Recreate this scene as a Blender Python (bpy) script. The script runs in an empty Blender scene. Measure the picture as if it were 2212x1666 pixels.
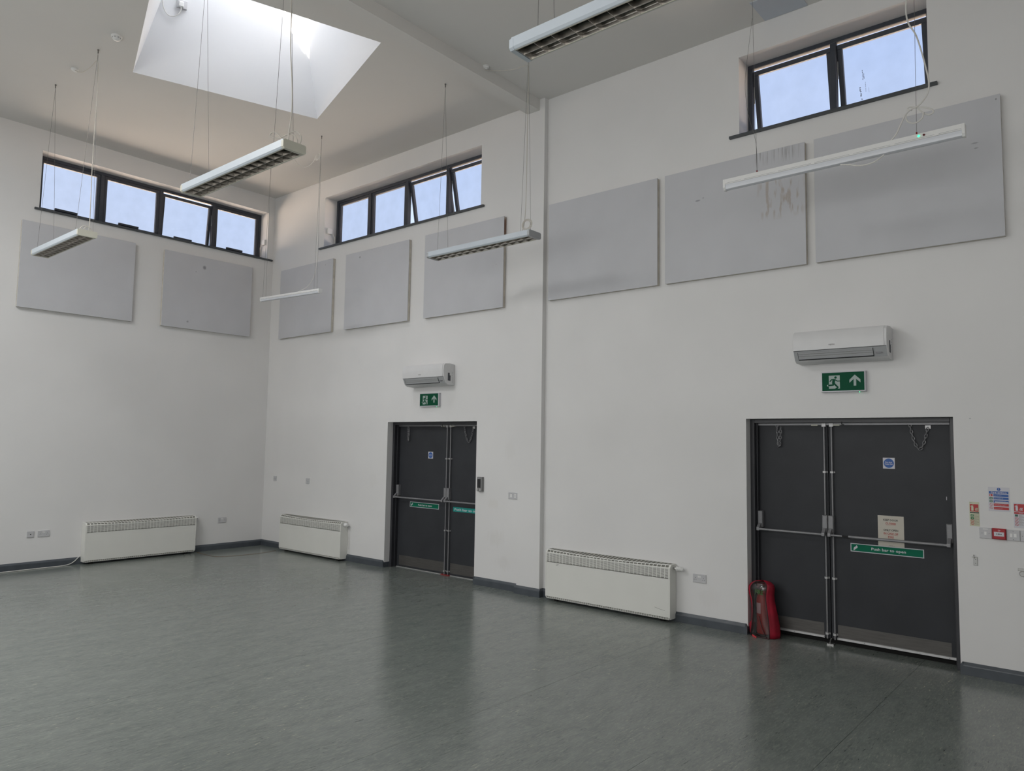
import bpy, bmesh, math, random
from mathutils import Vector, Matrix
random.seed(4)
C = bpy.context.scene.collection
sc = bpy.context.scene
PI = math.pi
R = math.radians

# ------------------------------------------------------------------ camera
F_PX, YAW, PITCH, ROLL = 1591.1, 0.7019, 0.0791, 0.0156
CAM = Vector((11.6594, -7.1187, 1.8153))
fw = Vector((-math.sin(YAW)*math.cos(PITCH), math.cos(YAW)*math.cos(PITCH), math.sin(PITCH)))
rt = Vector((math.cos(YAW), math.sin(YAW), 0)); up = rt.cross(fw)
r2 = math.cos(ROLL)*rt + math.sin(ROLL)*up
u2 = -math.sin(ROLL)*rt + math.cos(ROLL)*up
cd = bpy.data.cameras.new('camera'); cam = bpy.data.objects.new('camera', cd); C.objects.link(cam)
cam.matrix_world = Matrix(((r2.x, u2.x, -fw.x, CAM.x), (r2.y, u2.y, -fw.y, CAM.y), (r2.z, u2.z, -fw.z, CAM.z), (0, 0, 0, 1)))
cd.sensor_fit = 'HORIZONTAL'; cd.sensor_width = 36.0; cd.lens = 36.0*F_PX/2212
cd.clip_start = 0.05; cd.clip_end = 300
sc.camera = cam

# ------------------------------------------------------------------ view
sc.view_settings.view_transform = 'Standard'
sc.view_settings.look = 'None'
sc.view_settings.gamma = 1.0
sc.view_settings.use_curve_mapping = False
sc.view_settings.exposure = 0.0
cy = sc.cycles
cy.use_denoising = True
cy.max_bounces = 12; cy.diffuse_bounces = 7; cy.glossy_bounces = 4; cy.transparent_max_bounces = 12
cy.sample_clamp_indirect = 4.0
cy.caustics_reflective = False; cy.caustics_refractive = False

# ------------------------------------------------------------------ sky, sun, daylight
SKY = 1.20
w = bpy.data.worlds.new('sky'); sc.world = w; w.use_nodes = True
nt = w.node_tree; nt.nodes.clear()
tc = nt.nodes.new('ShaderNodeTexCoord'); sx = nt.nodes.new('ShaderNodeSeparateXYZ')
nt.links.new(tc.outputs['Generated'], sx.inputs[0])
cr = nt.nodes.new('ShaderNodeValToRGB'); e = cr.color_ramp.elements
e[0].position = 0.0; e[0].color = (0.68, 0.75, 0.92, 1)
e[1].position = 1.0; e[1].color = (0.40, 0.55, 0.92, 1)
x = e.new(0.30); x.color = (0.62, 0.74, 1.0, 1)
x = e.new(0.50); x.color = (0.50, 0.65, 1.0, 1)
nt.links.new(sx.outputs['Z'], cr.inputs[0])
nz = nt.nodes.new('ShaderNodeTexNoise'); nz.inputs['Scale'].default_value = 2.6; nz.inputs['Detail'].default_value = 4
nt.links.new(tc.outputs['Generated'], nz.inputs['Vector'])
cr2 = nt.nodes.new('ShaderNodeValToRGB'); cr2.color_ramp.elements[0].position = 0.42; cr2.color_ramp.elements[1].position = 0.75
cr2.color_ramp.elements[1].color = (0.6, 0.6, 0.6, 1)
nt.links.new(nz.outputs[0], cr2.inputs[0])
mx = nt.nodes.new('ShaderNodeMix'); mx.data_type = 'RGBA'; mx.inputs[7].default_value = (0.76, 0.83, 1.0, 1)
nt.links.new(cr2.outputs[0], mx.inputs[0]); nt.links.new(cr.outputs[0], mx.inputs[6])
bg = nt.nodes.new('ShaderNodeBackground'); bg.inputs[1].default_value = SKY
nt.links.new(mx.outputs[2], bg.inputs[0])
wo = nt.nodes.new('ShaderNodeOutputWorld'); nt.links.new(bg.outputs[0], wo.inputs[0])

sd = bpy.data.lights.new('sun', 'SUN'); sd.energy = 62.0; sd.angle = R(0.6); sd.color = (1.0, 0.93, 0.83)
so = bpy.data.objects.new('sun', sd); C.objects.link(so)
ELEV = R(36.5); AZ = Vector((-0.48, 0.877, 0)).normalized()
so.rotation_euler = Vector((AZ.x*math.cos(ELEV), AZ.y*math.cos(ELEV), -math.sin(ELEV))).to_track_quat('-Z', 'Y').to_euler()

def area(name, loc, direction, sx_, sy_, power, col):
    a = bpy.data.lights.new(name, 'AREA'); a.shape = 'RECTANGLE'; a.size = sx_; a.size_y = sy_
    a.energy = power; a.color = col
    o = bpy.data.objects.new(name, a); C.objects.link(o); o.location = loc
    o.rotation_euler = Vector(direction).to_track_quat('-Z', 'Y').to_euler()
    return o
# added fill lamp, set as daylight from invented glazing behind the camera
area('added_rear_fill', (9.1, -9.50, 2.9), (0, 1, 0.0), 9.2, 2.6, 222, (1.0, 0.995, 0.98))
# light thrown up by the sunlit low roofs outside the windows
area('roof_bounce', (5.5, 6.4, 4.60), (0, 0, 1), 15, 8.0, 2600, (1.0, 0.86, 0.72))
area('roof_bounce', (-5.6, -2.5, 4.60), (0, 0, 1), 8.0, 13, 2250, (1.0, 0.86, 0.72))
area('added_overhead_fill', (3.6, -7.3, 6.10), (0, 0, -1), 3.0, 2.4, 235, (1.0, 1.0, 0.99))  # added fill under the ceiling, for an invented second rooflight
area('added_overhead_fill', (4.133, -2.905, 8.25), (0, 0, -1), .95, .95, 42, (0.93, 0.96, 1.0))  # lamp boosting the daylight that comes down the rooflight shaft
def portal(loc, direction, sx_, sy_):
    o = area('daylight_portal', loc, direction, sx_, sy_, 1, (1, 1, 1)); o.data.cycles.is_portal = True
portal((3.275, 0.36, 5.43), (0, -1, 0), 3.5, 0.86)
portal((9.527, 0.36, 5.44), (0, -1, 0), 1.72, 0.84)
portal((-0.36, -1.91, 5.43), (1, 0, 0), 3.55, 0.86)
portal((4.133, -2.905, 8.35), (0, 0, -1), 1.3, 1.3)

# ------------------------------------------------------------------ materials
def principled(name, col, rough=0.6, metal=0.0, spec=0.5, coat=0.0, emit=None, es=0.0, alpha=1.0):
    m = bpy.data.materials.new(name); m.use_nodes = True
    b = m.node_tree.nodes['Principled BSDF']
    b.inputs['Base Color'].default_value = (*col, 1); b.inputs['Roughness'].default_value = rough
    b.inputs['Metallic'].default_value = metal; b.inputs['Specular IOR Level'].default_value = spec
    b.inputs['Coat Weight'].default_value = coat
    if emit: b.inputs['Emission Color'].default_value = (*emit, 1); b.inputs['Emission Strength'].default_value = es
    b.inputs['Alpha'].default_value = alpha
    return m
def noisy(m, scale=6, amt=0.06, bump=0.0, bscale=200, detail=3, vscale=(1, 1, 1)):
    n = m.node_tree; b = n.nodes['Principled BSDF']; col = tuple(b.inputs['Base Color'].default_value)[:3]
    t = n.nodes.new('ShaderNodeTexCoord'); mp = n.nodes.new('ShaderNodeMapping'); mp.inputs['Scale'].default_value = vscale
    n.links.new(t.outputs['Object'], mp.inputs[0])
    z = n.nodes.new('ShaderNodeTexNoise'); z.inputs['Scale'].default_value = scale; z.inputs['Detail'].default_value = detail
    n.links.new(mp.outputs[0], z.inputs['Vector'])
    c = n.nodes.new('ShaderNodeValToRGB'); c.color_ramp.elements[0].position = 0.3; c.color_ramp.elements[1].position = 0.7
    c.color_ramp.elements[0].color = (*[v*(1-amt) for v in col], 1); c.color_ramp.elements[1].color = (*[min(1, v*(1+amt)) for v in col], 1)
    n.links.new(z.outputs[0], c.inputs[0]); n.links.new(c.outputs[0], b.inputs['Base Color'])
    if bump:
        z2 = n.nodes.new('ShaderNodeTexNoise'); z2.inputs['Scale'].default_value = bscale
        n.links.new(mp.outputs[0], z2.inputs['Vector'])
        bp = n.nodes.new('ShaderNodeBump'); bp.inputs['Strength'].default_value = bump; bp.inputs['Distance'].default_value = 0.002
        n.links.new(z2.outputs[0], bp.inputs['Height']); n.links.new(bp.outputs[0], b.inputs['Normal'])
    m['ramp'] = c.name
    return m
def stains(m, spots):
    """spots: (x, z, rx, rz, colour, strength) in the object's own x/z coordinates"""
    n = m.node_tree; b = n.nodes['Principled BSDF']
    t = n.nodes.new('ShaderNodeTexCoord'); s = n.nodes.new('ShaderNodeSeparateXYZ'); n.links.new(t.outputs['Object'], s.inputs[0])
    wob = n.nodes.new('ShaderNodeTexNoise'); wob.inputs['Scale'].default_value = 14; wob.inputs['Detail'].default_value = 5
    mpw = n.nodes.new('ShaderNodeMapping'); mpw.inputs['Scale'].default_value = (2.2, 1, 0.45); n.links.new(t.outputs['Object'], mpw.inputs[0])
    n.links.new(mpw.outputs[0], wob.inputs['Vector'])
    def math_(op, a, bb):
        q = n.nodes.new('ShaderNodeMath'); q.operation = op
        for i, v in enumerate((a, bb)):
            if isinstance(v, (int, float)): q.inputs[i].default_value = v
            else: n.links.new(v, q.inputs[i])
        return q.outputs[0]
    cur = b.inputs['Base Color'].links[0].from_socket if b.inputs['Base Color'].links else None
    for (x, z, rx, rz, colr, st) in spots:
        dx = math_('DIVIDE', math_('SUBTRACT', s.outputs['X'], x), rx)
        dz = math_('DIVIDE', math_('SUBTRACT', s.outputs['Z'], z), rz)
        d = math_('SQRT', math_('ADD', math_('MULTIPLY', dx, dx), math_('MULTIPLY', dz, dz)), 0)
        d = math_('ADD', d, math_('MULTIPLY', math_('SUBTRACT', wob.outputs[0], 0.5), 1.6 if rx > .05 else .6))
        mr = n.nodes.new('ShaderNodeMapRange'); mr.inputs[1].default_value = 0.45; mr.inputs[2].default_value = 1.0
        mr.inputs[3].default_value = st; mr.inputs[4].default_value = 0.0; n.links.new(d, mr.inputs[0])
        mm = n.nodes.new('ShaderNodeMix'); mm.data_type = 'RGBA'
        n.links.new(mr.outputs[0], mm.inputs[0])
        if cur is None: mm.inputs[6].default_value = b.inputs['Base Color'].default_value
        else: n.links.new(cur, mm.inputs[6])
        mm.inputs[7].default_value = (*colr, 1); cur = mm.outputs[2]
    n.links.new(cur, b.inputs['Base Color'])
    return m

WALLC = (0.70, 0.695, 0.692)
m_wall = noisy(principled('wall_paint', WALLC, 0.75, spec=0.25), 1.1, 0.025, 0.12, 90)
m_ceil = noisy(principled('ceiling_paint', (0.66, 0.65, 0.63), 0.85, spec=0.2), 0.8, 0.02)
m_shaft = noisy(principled('shaft_paint', (0.69, 0.695, 0.71), 0.8, spec=0.2), 0.8, 0.01)
m_skirt = noisy(principled('skirting_paint', (0.060, 0.070, 0.082), 0.42), 9, 0.12)
m_panel = noisy(principled('fabric', (0.54, 0.545, 0.57), 0.95, spec=0.1), 2.0, 0.03, 0.25, 900)
m_edge = noisy(principled('panel_edge', (0.55, 0.52, 0.46), 0.8), 12, 0.12)
m_frame = noisy(principled('window_frame_paint', (0.050, 0.056, 0.070), 0.5, spec=0.3), 10, 0.08)
m_sill = noisy(principled('sill_paint', (0.055, 0.062, 0.068), 0.42), 8, 0.15)
m_door = noisy(principled('door_paint', (0.034, 0.036, 0.041), 0.5, spec=0.25), 3, 0.10)
m_doorfr = noisy(principled('door_frame_paint', (0.028, 0.029, 0.034), 0.4), 5, 0.10)
m_dark = principled('dark_void', (0.006, 0.006, 0.006), 0.9)
m_kick = noisy(principled('kick_plate_steel', (0.115, 0.110, 0.105), 0.5, metal=0.6), 60, 0.12, vscale=(0.1, 1, 1))
m_alu = noisy(principled('aluminium', (0.42, 0.42, 0.42), 0.40, metal=0.45), 20, 0.06)
m_bar = noisy(principled('bar_silver_paint', (0.23, 0.23, 0.24), 0.38, metal=0.25), 20, 0.05)
m_steel = principled('steel', (0.45, 0.45, 0.44), 0.35, metal=0.85)
m_rad = noisy(principled('radiator_enamel', (0.70, 0.70, 0.665), 0.45), 3, 0.02)
m_slot = principled('grille_slot', (0.19, 0.19, 0.165), 0.8)
m_white = noisy(principled('white_plastic', (0.72, 0.72, 0.71), 0.4), 8, 0.02)
m_grey = principled('grey_plastic', (0.40, 0.41, 0.42), 0.45)
m_flap = noisy(principled('vent_plastic', (0.36, 0.37, 0.38), 0.45), 8, 0.03)
m_plate = noisy(principled('socket_plastic', (0.50, 0.50, 0.515), 0.4), 20, 0.03)
m_ink = principled('black_plastic', (0.012, 0.012, 0.014), 0.4)
m_house = noisy(principled('light_housing_enamel', (0.50, 0.55, 0.60), 0.38), 6, 0.02)
m_cream = noisy(principled('aged_cream_plastic', (0.56, 0.55, 0.47), 0.5), 6, 0.03)
m_mirror = noisy(principled('louvre_aluminium', (0.42, 0.40, 0.37), 0.20, metal=0.95), 25, 0.10)
m_tube = principled('lamp_tube', (0.30, 0.32, 0.32), 0.25)
m_diff = principled('diffuser_acrylic', (0.62, 0.64, 0.68), 0.28)
m_cable = principled('cable_pvc', (0.50, 0.47, 0.42), 0.5)
m_wcable = principled('white_cable_pvc', (0.62, 0.61, 0.58), 0.5)
m_wire = principled('steel_wire', (0.16, 0.155, 0.15), 0.5, metal=0.4)
m_green = principled('sign_green', (0.002, 0.070, 0.033), 0.6, spec=0.15)
m_sgreen = principled('sticker_green', (0.003, 0.130, 0.072), 0.6, spec=0.15)
m_teal = principled('sticker_teal', (0.0, 0.25, 0.22), 0.45)
m_pale = principled('sign_pale', (0.33, 0.40, 0.38), 0.5)
m_paper = noisy(principled('paper', (0.52, 0.49, 0.43), 0.8), 20, 0.02)
m_signw = principled('sign_white', (0.56, 0.56, 0.60), 0.5)
m_blue = principled('sign_blue', (0.010, 0.085, 0.33), 0.45)
m_red = principled('sign_red', (0.42, 0.018, 0.022), 0.45)
m_redbox = principled('call_point_red', (0.34, 0.008, 0.016), 0.4)
m_redtext = principled('red_ink', (0.35, 0.03, 0.02), 0.6)
m_glow = principled('photoluminescent_card', (0.55, 0.56, 0.42), 0.6)
m_led = principled('green_led', (0.0, 0.6, 0.2), 0.4, emit=(0.05, 1.0, 0.35), es=2.2)
m_redled = principled('red_button', (0.10, 0.004, 0.006), 0.4)
m_coverred = noisy(principled('cover_fabric_red', (0.30, 0.004, 0.022), 0.62), 9, 0.25, 0.35, 25)
m_extred = noisy(principled('extinguisher_red', (0.36, 0.016, 0.010), 0.30), 8, 0.05)
m_piping = principled('dark_piping', (0.035, 0.010, 0.012), 0.5)
m_brown = principled('brown_cord', (0.16, 0.10, 0.05), 0.7)
m_rust = principled('red_base_plate', (0.20, 0.01, 0.012), 0.6)
m_terrace = noisy(principled('sunlit_roof_gravel', (0.80, 0.60, 0.44), 0.9), 3, 0.08)
m_outer = principled('outside_render', (0.55, 0.50, 0.45), 0.9)
m_hatch = principled('ceiling_panel_blue_lit', (0.50, 0.54, 0.60), 0.5)  # blue cast of the window light put into the base colour

def glass(name, tint, gloss=0.06):
    m = bpy.data.materials.new(name); m.use_nodes = True; n = m.node_tree; n.nodes.clear()
    o = n.nodes.new('ShaderNodeOutputMaterial'); mixs = n.nodes.new('ShaderNodeMixShader')
    tr = n.nodes.new('ShaderNodeBsdfTransparent'); gl = n.nodes.new('ShaderNodeBsdfGlossy')
    t = n.nodes.new('ShaderNodeTexCoord'); z = n.nodes.new('ShaderNodeTexNoise'); z.inputs['Scale'].default_value = 5; z.inputs['Detail'].default_value = 6
    n.links.new(t.outputs['Object'], z.inputs['Vector'])
    c = n.nodes.new('ShaderNodeValToRGB'); c.color_ramp.elements[0].position = 0.3; c.color_ramp.elements[1].position = 0.7
    c.color_ramp.elements[0].color = (*[v*0.965 for v in tint], 1); c.color_ramp.elements[1].color = (*tint, 1)
    n.links.new(z.outputs[0], c.inputs[0]); n.links.new(c.outputs[0], tr.inputs[0])
    gl.inputs['Roughness'].default_value = 0.03
    lw = n.nodes.new('ShaderNodeLayerWeight'); pw = n.nodes.new('ShaderNodeMath'); pw.operation = 'POWER'; pw.inputs[1].default_value = 5
    ml = n.nodes.new('ShaderNodeMath'); ml.operation = 'MULTIPLY_ADD'; ml.inputs[1].default_value = 0.8; ml.inputs[2].default_value = 0.02
    n.links.new(lw.outputs['Facing'], pw.inputs[0]); n.links.new(pw.outputs[0], ml.inputs[0])
    n.links.new(ml.outputs[0], mixs.inputs[0]); n.links.new(tr.outputs[0], mixs.inputs[1]); n.links.new(gl.outputs[0], mixs.inputs[2])
    n.links.new(mixs.outputs[0], o.inputs[0]); return m
m_glass = glass('tinted_glass', (0.875, 0.885, 0.90))
m_roofglass = glass('rooflight_glass', (0.90, 0.90, 0.90))

def film():
    m = bpy.data.materials.new('clear_film'); m.use_nodes = True; n = m.node_tree; n.nodes.clear()
    o = n.nodes.new('ShaderNodeOutputMaterial'); mixs = n.nodes.new('ShaderNodeMixShader'); mixs.inputs[0].default_value = 0.10
    tr = n.nodes.new('ShaderNodeBsdfTransparent'); tr.inputs[0].default_value = (0.66, 0.52, 0.52, 1)
    gl = n.nodes.new('ShaderNodeBsdfGlossy'); gl.inputs['Roughness'].default_value = 0.18; gl.inputs[0].default_value = (0.8, 0.8, 0.8, 1)
    n.links.new(tr.outputs[0], mixs.inputs[1]); n.links.new(gl.outputs[0], mixs.inputs[2]); n.links.new(mixs.outputs[0], o.inputs[0]); return m
m_film = film()

def floor_mat():
    m = principled('vinyl', (0.1, 0.11, 0.105), 0.3, spec=0.5); n = m.node_tree; b = n.nodes['Principled BSDF']
    t = n.nodes.new('ShaderNodeTexCoord')
    def noise(vs, sc_, det=4, rough=0.6, dist=0.0):
        mp = n.nodes.new('ShaderNodeMapping'); mp.inputs['Scale'].default_value = vs
        n.links.new(t.outputs['Object'], mp.inputs[0])
        z = n.nodes.new('ShaderNodeTexNoise'); z.inputs['Scale'].default_value = sc_; z.inputs['Detail'].default_value = det
        z.inputs['Roughness'].default_value = rough; z.inputs['Distortion'].default_value = dist
        n.links.new(mp.outputs[0], z.inputs['Vector']); return z.outputs[0]
    def ramp(src, p0, p1, c0=(0, 0, 0), c1=(1, 1, 1)):
        c = n.nodes.new('ShaderNodeValToRGB'); c.color_ramp.elements[0].position = p0; c.color_ramp.elements[1].position = p1
        c.color_ramp.elements[0].color = (*c0, 1); c.color_ramp.elements[1].color = (*c1, 1)
        n.links.new(src, c.inputs[0]); return c.outputs[0]
    def mix(f, a, bb):
        q = n.nodes.new('ShaderNodeMix'); q.data_type = 'RGBA'
        n.links.new(f, q.inputs[0])
        for i, v in ((6, a), (7, bb)):
            if isinstance(v, tuple): q.inputs[i].default_value = (*v, 1)
            else: n.links.new(v, q.inputs[i])
        return q.outputs[2]
    base = ramp(noise((1, 0.30, 1), 9, 7, 0.75), 0.30, 0.72, (0.112, 0.131, 0.122), (0.186, 0.205, 0.191))
    fine = ramp(noise((1, 0.20, 1), 75, 7, 0.75, 0.4), 0.48, 0.72)
    c = mix(fine, base, (0.225, 0.240, 0.215))
    zone = ramp(noise((1, 0.35, 1), 3.0, 4), 0.44, 0.62)
    mul = n.nodes.new('ShaderNodeMath'); mul.operation = 'MULTIPLY'
    light = ramp(noise((1, 0.17, 1), 75, 6, 0.75, 0.5), 0.60, 0.66)
    n.links.new(light, mul.inputs[0]); n.links.new(zone, mul.inputs[1])
    c = mix(mul.outputs[0], c, (0.42, 0.40, 0.32))
    zone2 = ramp(noise((1.2, 0.35, 1), 3.6, 4), 0.42, 0.60)
    dark = ramp(noise((1.1, 0.17, 1), 68, 6, 0.75, 0.5), 0.58, 0.65)
    mul2 = n.nodes.new('ShaderNodeMath'); mul2.operation = 'MULTIPLY'
    n.links.new(dark, mul2.inputs[0]); n.links.new(zone2, mul2.inputs[1])
    c = mix(mul2.outputs[0], c, (0.040, 0.052, 0.050))
    n.links.new(c, b.inputs['Base Color'])
    rr = ramp(noise((1, 1, 1), 1.5, 4), 0.3, 0.7, (0.17, 0.17, 0.17), (0.24, 0.24, 0.24)); n.links.new(rr, b.inputs['Roughness'])
    bp = n.nodes.new('ShaderNodeBump'); bp.inputs['Strength'].default_value = 0.06; bp.inputs['Distance'].default_value = 0.002
    n.links.new(noise((1, 0.5, 1), 30, 3), bp.inputs['Height']); n.links.new(bp.outputs[0], b.inputs['Normal'])
    return m
m_floor = floor_mat()

# ------------------------------------------------------------------ mesh helpers
WM = {}
def wm(o): return WM.get(o.name, Matrix.Identity(4)) if o else Matrix.Identity(4)
class MB:
    def __init__(s): s.v = []; s.f = []; s.k = 0
    def add(s, vs, fs):
        k = len(s.v); s.v += [tuple(p) for p in vs]; s.f += [tuple(i+k for i in q) for q in fs]; return s
    def box(s, x0, x1, y0, y1, z0, z1):
        return s.add([(x0, y0, z0), (x1, y0, z0), (x1, y1, z0), (x0, y1, z0), (x0, y0, z1), (x1, y0, z1), (x1, y1, z1), (x0, y1, z1)],
                     [(0, 3, 2, 1), (4, 5, 6, 7), (0, 1, 5, 4), (1, 2, 6, 5), (2, 3, 7, 6), (3, 0, 4, 7)])
    def rbox(s, x0, x1, y0, y1, z0, z1, c):
        """box whose outer (-y) edges are chamfered by c"""
        return s.add([(x0, y1, z0), (x1, y1, z0), (x1, y1, z1), (x0, y1, z1), (x0, y0+c, z0), (x1, y0+c, z0), (x1, y0+c, z1), (x0, y0+c, z1),
                      (x0+c, y0, z0+c), (x1-c, y0, z0+c), (x1-c, y0, z1-c), (x0+c, y0, z1-c)],
                     [(0, 3, 2, 1), (0, 1, 5, 4), (1, 2, 6, 5), (2, 3, 7, 6), (3, 0, 4, 7), (4, 5, 9, 8), (5, 6, 10, 9), (6, 7, 11, 10), (7, 4, 8, 11), (8, 9, 10, 11)])
    def prism(s, prof, x0, x1, axis='x'):
        """prof: (y, z) polygon run along x"""
        n = len(prof)
        P = lambda a, p: {'x': (a, p[0], p[1]), 'y': (p[0], a, p[1]), 'z': (p[0], p[1], a)}[axis]
        vs = [P(x0, p) for p in prof] + [P(x1, p) for p in prof]
        fs = [(i, (i+1) % n, n+(i+1) % n, n+i) for i in range(n)] + [tuple(range(n-1, -1, -1)), tuple(range(n, 2*n))]
        return s.add(vs, fs)
    def tube(s, pts, r, n=6, closed=False):
        P = [Vector(p) for p in pts]; m = len(P); rings = []
        ref = Vector((0.13, 0.31, 0.94)).normalized()
        for i, p in enumerate(P):
            if closed: d = P[(i+1) % m]-P[i-1]
            else: d = P[min(i+1, m-1)]-P[max(i-1, 0)]
            d.normalize(); a = d.cross(ref)
            if a.length < 0.05: a = d.cross(Vector((1, 0, 0)))
            a.normalize(); b = d.cross(a); rr = r[i] if isinstance(r, (list, tuple)) else r
            rings.append([p+(a*math.cos(2*PI*k/n)+b*math.sin(2*PI*k/n))*rr for k in range(n)])
        vs = [v for rg in rings for v in rg]; fs = []
        for i in range(m if closed else m-1):
            j = (i+1) % m
            for k in range(n): fs.append((i*n+k, i*n+(k+1) % n, j*n+(k+1) % n, j*n+k))
        if not closed: fs += [tuple(range(n-1, -1, -1)), tuple((m-1)*n+k for k in range(n))]
        return s.add(vs, fs)
    def lathe(s, prof, c, n=20, axis='z', d=1):
        """prof: (radius, along) from c along axis"""
        vs = []
        for r, h in prof:
            for k in range(n):
                a, b = r*math.cos(2*PI*k/n), r*math.sin(2*PI*k/n)
                o = {'z': (a, b, h*d), 'y': (a, h*d, b), 'x': (h*d, a, b)}[axis]
                vs.append((c[0]+o[0], c[1]+o[1], c[2]+o[2]))
        fs = [(i*n+k, i*n+(k+1) % n, (i+1)*n+(k+1) % n, (i+1)*n+k) for i in range(len(prof)-1) for k in range(n)]
        fs += [tuple(range(n-1, -1, -1)), tuple((len(prof)-1)*n+k for k in range(n))]
        return s.add(vs, fs)
    # flat print in the x/z plane at depth y, facing -y
    def rect(s, x0, z0, x1, z1, y): return s.add([(x0, y, z0), (x1, y, z0), (x1, y, z1), (x0, y, z1)], [(0, 1, 2, 3)])
    def poly(s, pts, y):
        s.k += 1; y -= 1.2e-5*(s.k % 40)      # overlapping strokes of one print never share a plane
        return s.add([(a, y, b) for a, b in pts], [tuple(range(len(pts)))])
    def disc(s, cx, cz, r, y, n=20): return s.poly([(cx+r*math.cos(2*PI*k/n), cz+r*math.sin(2*PI*k/n)) for k in range(n)], y)
    def stroke(s, pts, wd, y):
        for (a, b), (c, d) in zip(pts, pts[1:]):
            L = math.hypot(c-a, d-b) or 1; nx, nz = -(d-b)/L*wd/2, (c-a)/L*wd/2
            s.poly([(a-nx, b-nz), (c-nx, d-nz), (c+nx, d+nz), (a+nx, b+nz)], y)
        for p in pts: s.disc(p[0], p[1], wd/2, y, 8)
        return s
    def ring(s, cx, cz, r0, r1, y, n=20):
        for k in range(n):
            a, b = 2*PI*k/n, 2*PI*(k+1)/n
            s.poly([(cx+r0*math.cos(a), cz+r0*math.sin(a)), (cx+r1*math.cos(a), cz+r1*math.sin(a)), (cx+r1*math.cos(b), cz+r1*math.sin(b)), (cx+r0*math.cos(b), cz+r0*math.sin(b))], y)
        return s
    def text(s, body, cx, cz, h, y, width=None, bold=0.0):
        cu = bpy.data.curves.new('t', 'FONT'); cu.body = body; cu.size = 1.0; cu.resolution_u = 2; cu.align_x = 'CENTER'; cu.align_y = 'CENTER'; cu.offset = bold
        o = bpy.data.objects.new('t', cu); C.objects.link(o)
        dg = bpy.context.evaluated_depsgraph_get(); me = bpy.data.meshes.new_from_object(o.evaluated_get(dg))
        xs = [v.co.x for v in me.vertices]; ys = [v.co.y for v in me.vertices]
        if xs:
            sc_z = h/0.70; wx = max(xs)-min(xs); mxx = (max(xs)+min(xs))/2
            sc_x = width/wx if width else sc_z
            s.add([(cx+(v.co.x-mxx)*sc_x, y, cz+v.co.y*sc_z) for v in me.vertices], [tuple(p.vertices) for p in me.polygons])
        bpy.data.objects.remove(o); bpy.data.meshes.remove(me); bpy.data.curves.remove(cu)
        return s
    def build(s, name, mat, parent=None, world=False, smooth=False, bevel=0.0, **props):
        vs = s.v
        if world and parent:
            inv = wm(parent).inverted(); vs = [tuple(inv @ Vector(p)) for p in vs]
        me = bpy.data.meshes.new(name); me.from_pydata(vs, [], s.f); me.update()
        me.materials.append(mat)
        if smooth:
            for p in me.polygons: p.use_smooth = True
            try: me.set_sharp_from_angle(angle=R(38))
            except Exception: pass
        o = bpy.data.objects.new(name, me); C.objects.link(o)
        if parent: o.parent = parent; WM[o.name] = wm(parent).copy()
        if bevel:
            bm_ = o.modifiers.new('bevel', 'BEVEL'); bm_.width = bevel; bm_.segments = 2; bm_.limit_method = 'ANGLE'
        for k, v in props.items(): o[k] = v
        return o
def smooth_path(pts, k=5):
    P = [Vector(p) for p in pts]; out = []
    for i in range(len(P)-1):
        p0, p1, p2, p3 = P[max(i-1, 0)], P[i], P[i+1], P[min(i+2, len(P)-1)]
        for j in range(k):
            t = j/k; out.append(0.5*((2*p1)+(-p0+p2)*t+(2*p0-5*p1+4*p2-p3)*t*t+(-p0+3*p1-3*p2+p3)*t**3))
    out.append(P[-1]); return out
def empty(name, loc=(0, 0, 0), rz=0.0, parent=None, rx=0.0):
    o = bpy.data.objects.new(name, None); C.objects.link(o); o.empty_display_size = 0.1
    o.location = loc; o.rotation_euler = (rx, 0, rz)
    M = Matrix.Translation(loc) @ Matrix.Rotation(rz, 4, 'Z') @ Matrix.Rotation(rx, 4, 'X')
    if parent: o.parent = parent; M = wm(parent) @ M
    WM[o.name] = M; return o
def thing(name, label, cat, loc, rz=0.0, group=None):
    o = empty(name, loc, rz); o['label'] = label; o['category'] = cat
    if group: o['group'] = group
    return o
def struct(name, loc=(0, 0, 0), rz=0.0):
    o = empty(name, loc, rz); o['kind'] = 'structure'; return o

# ------------------------------------------------------------------ room shell
H = 6.154; XR = 14.2; YN = -9.6; TH = 0.30
def grid_wall(u0, u1, z0, z1, opens, th):
    """wall in the plane y=0 (room side) to y=th, with rectangular openings; only the boundary faces"""
    us = sorted({u0, u1, *[o[0] for o in opens], *[o[1] for o in opens]}); zs = sorted({z0, z1, *[o[2] for o in opens], *[o[3] for o in opens]})
    solid = lambda i, j: 0 <= i < len(us)-1 and 0 <= j < len(zs)-1 and not any(o[0] <= (us[i]+us[i+1])/2 <= o[1] and o[2] <= (zs[j]+zs[j+1])/2 <= o[3] for o in opens)
    m = MB()
    for i in range(len(us)-1):
        for j in range(len(zs)-1):
            if not solid(i, j): continue
            a, b, c, d = us[i], us[i+1], zs[j], zs[j+1]
            m.add([(a, 0, c), (b, 0, c), (b, 0, d), (a, 0, d)], [(0, 1, 2, 3)])
            m.add([(a, th, c), (b, th, c), (b, th, d), (a, th, d)], [(3, 2, 1, 0)])
            if not solid(i-1, j): m.add([(a, 0, c), (a, 0, d), (a, th, d), (a, th, c)], [(0, 1, 2, 3)])
            if not solid(i+1, j): m.add([(b, 0, c), (b, th, c), (b, th, d), (b, 0, d)], [(0, 1, 2, 3)])
            if not solid(i, j-1): m.add([(a, 0, c), (a, th, c), (b, th, c), (b, 0, c)], [(0, 1, 2, 3)])
            if not solid(i, j+1): m.add([(a, 0, d), (b, 0, d), (b, th, d), (a, th, d)], [(0, 1, 2, 3)])
    return m
D1 = (3.257, 5.045, 2.107); D2 = (8.702, 10.497, 2.100)
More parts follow.
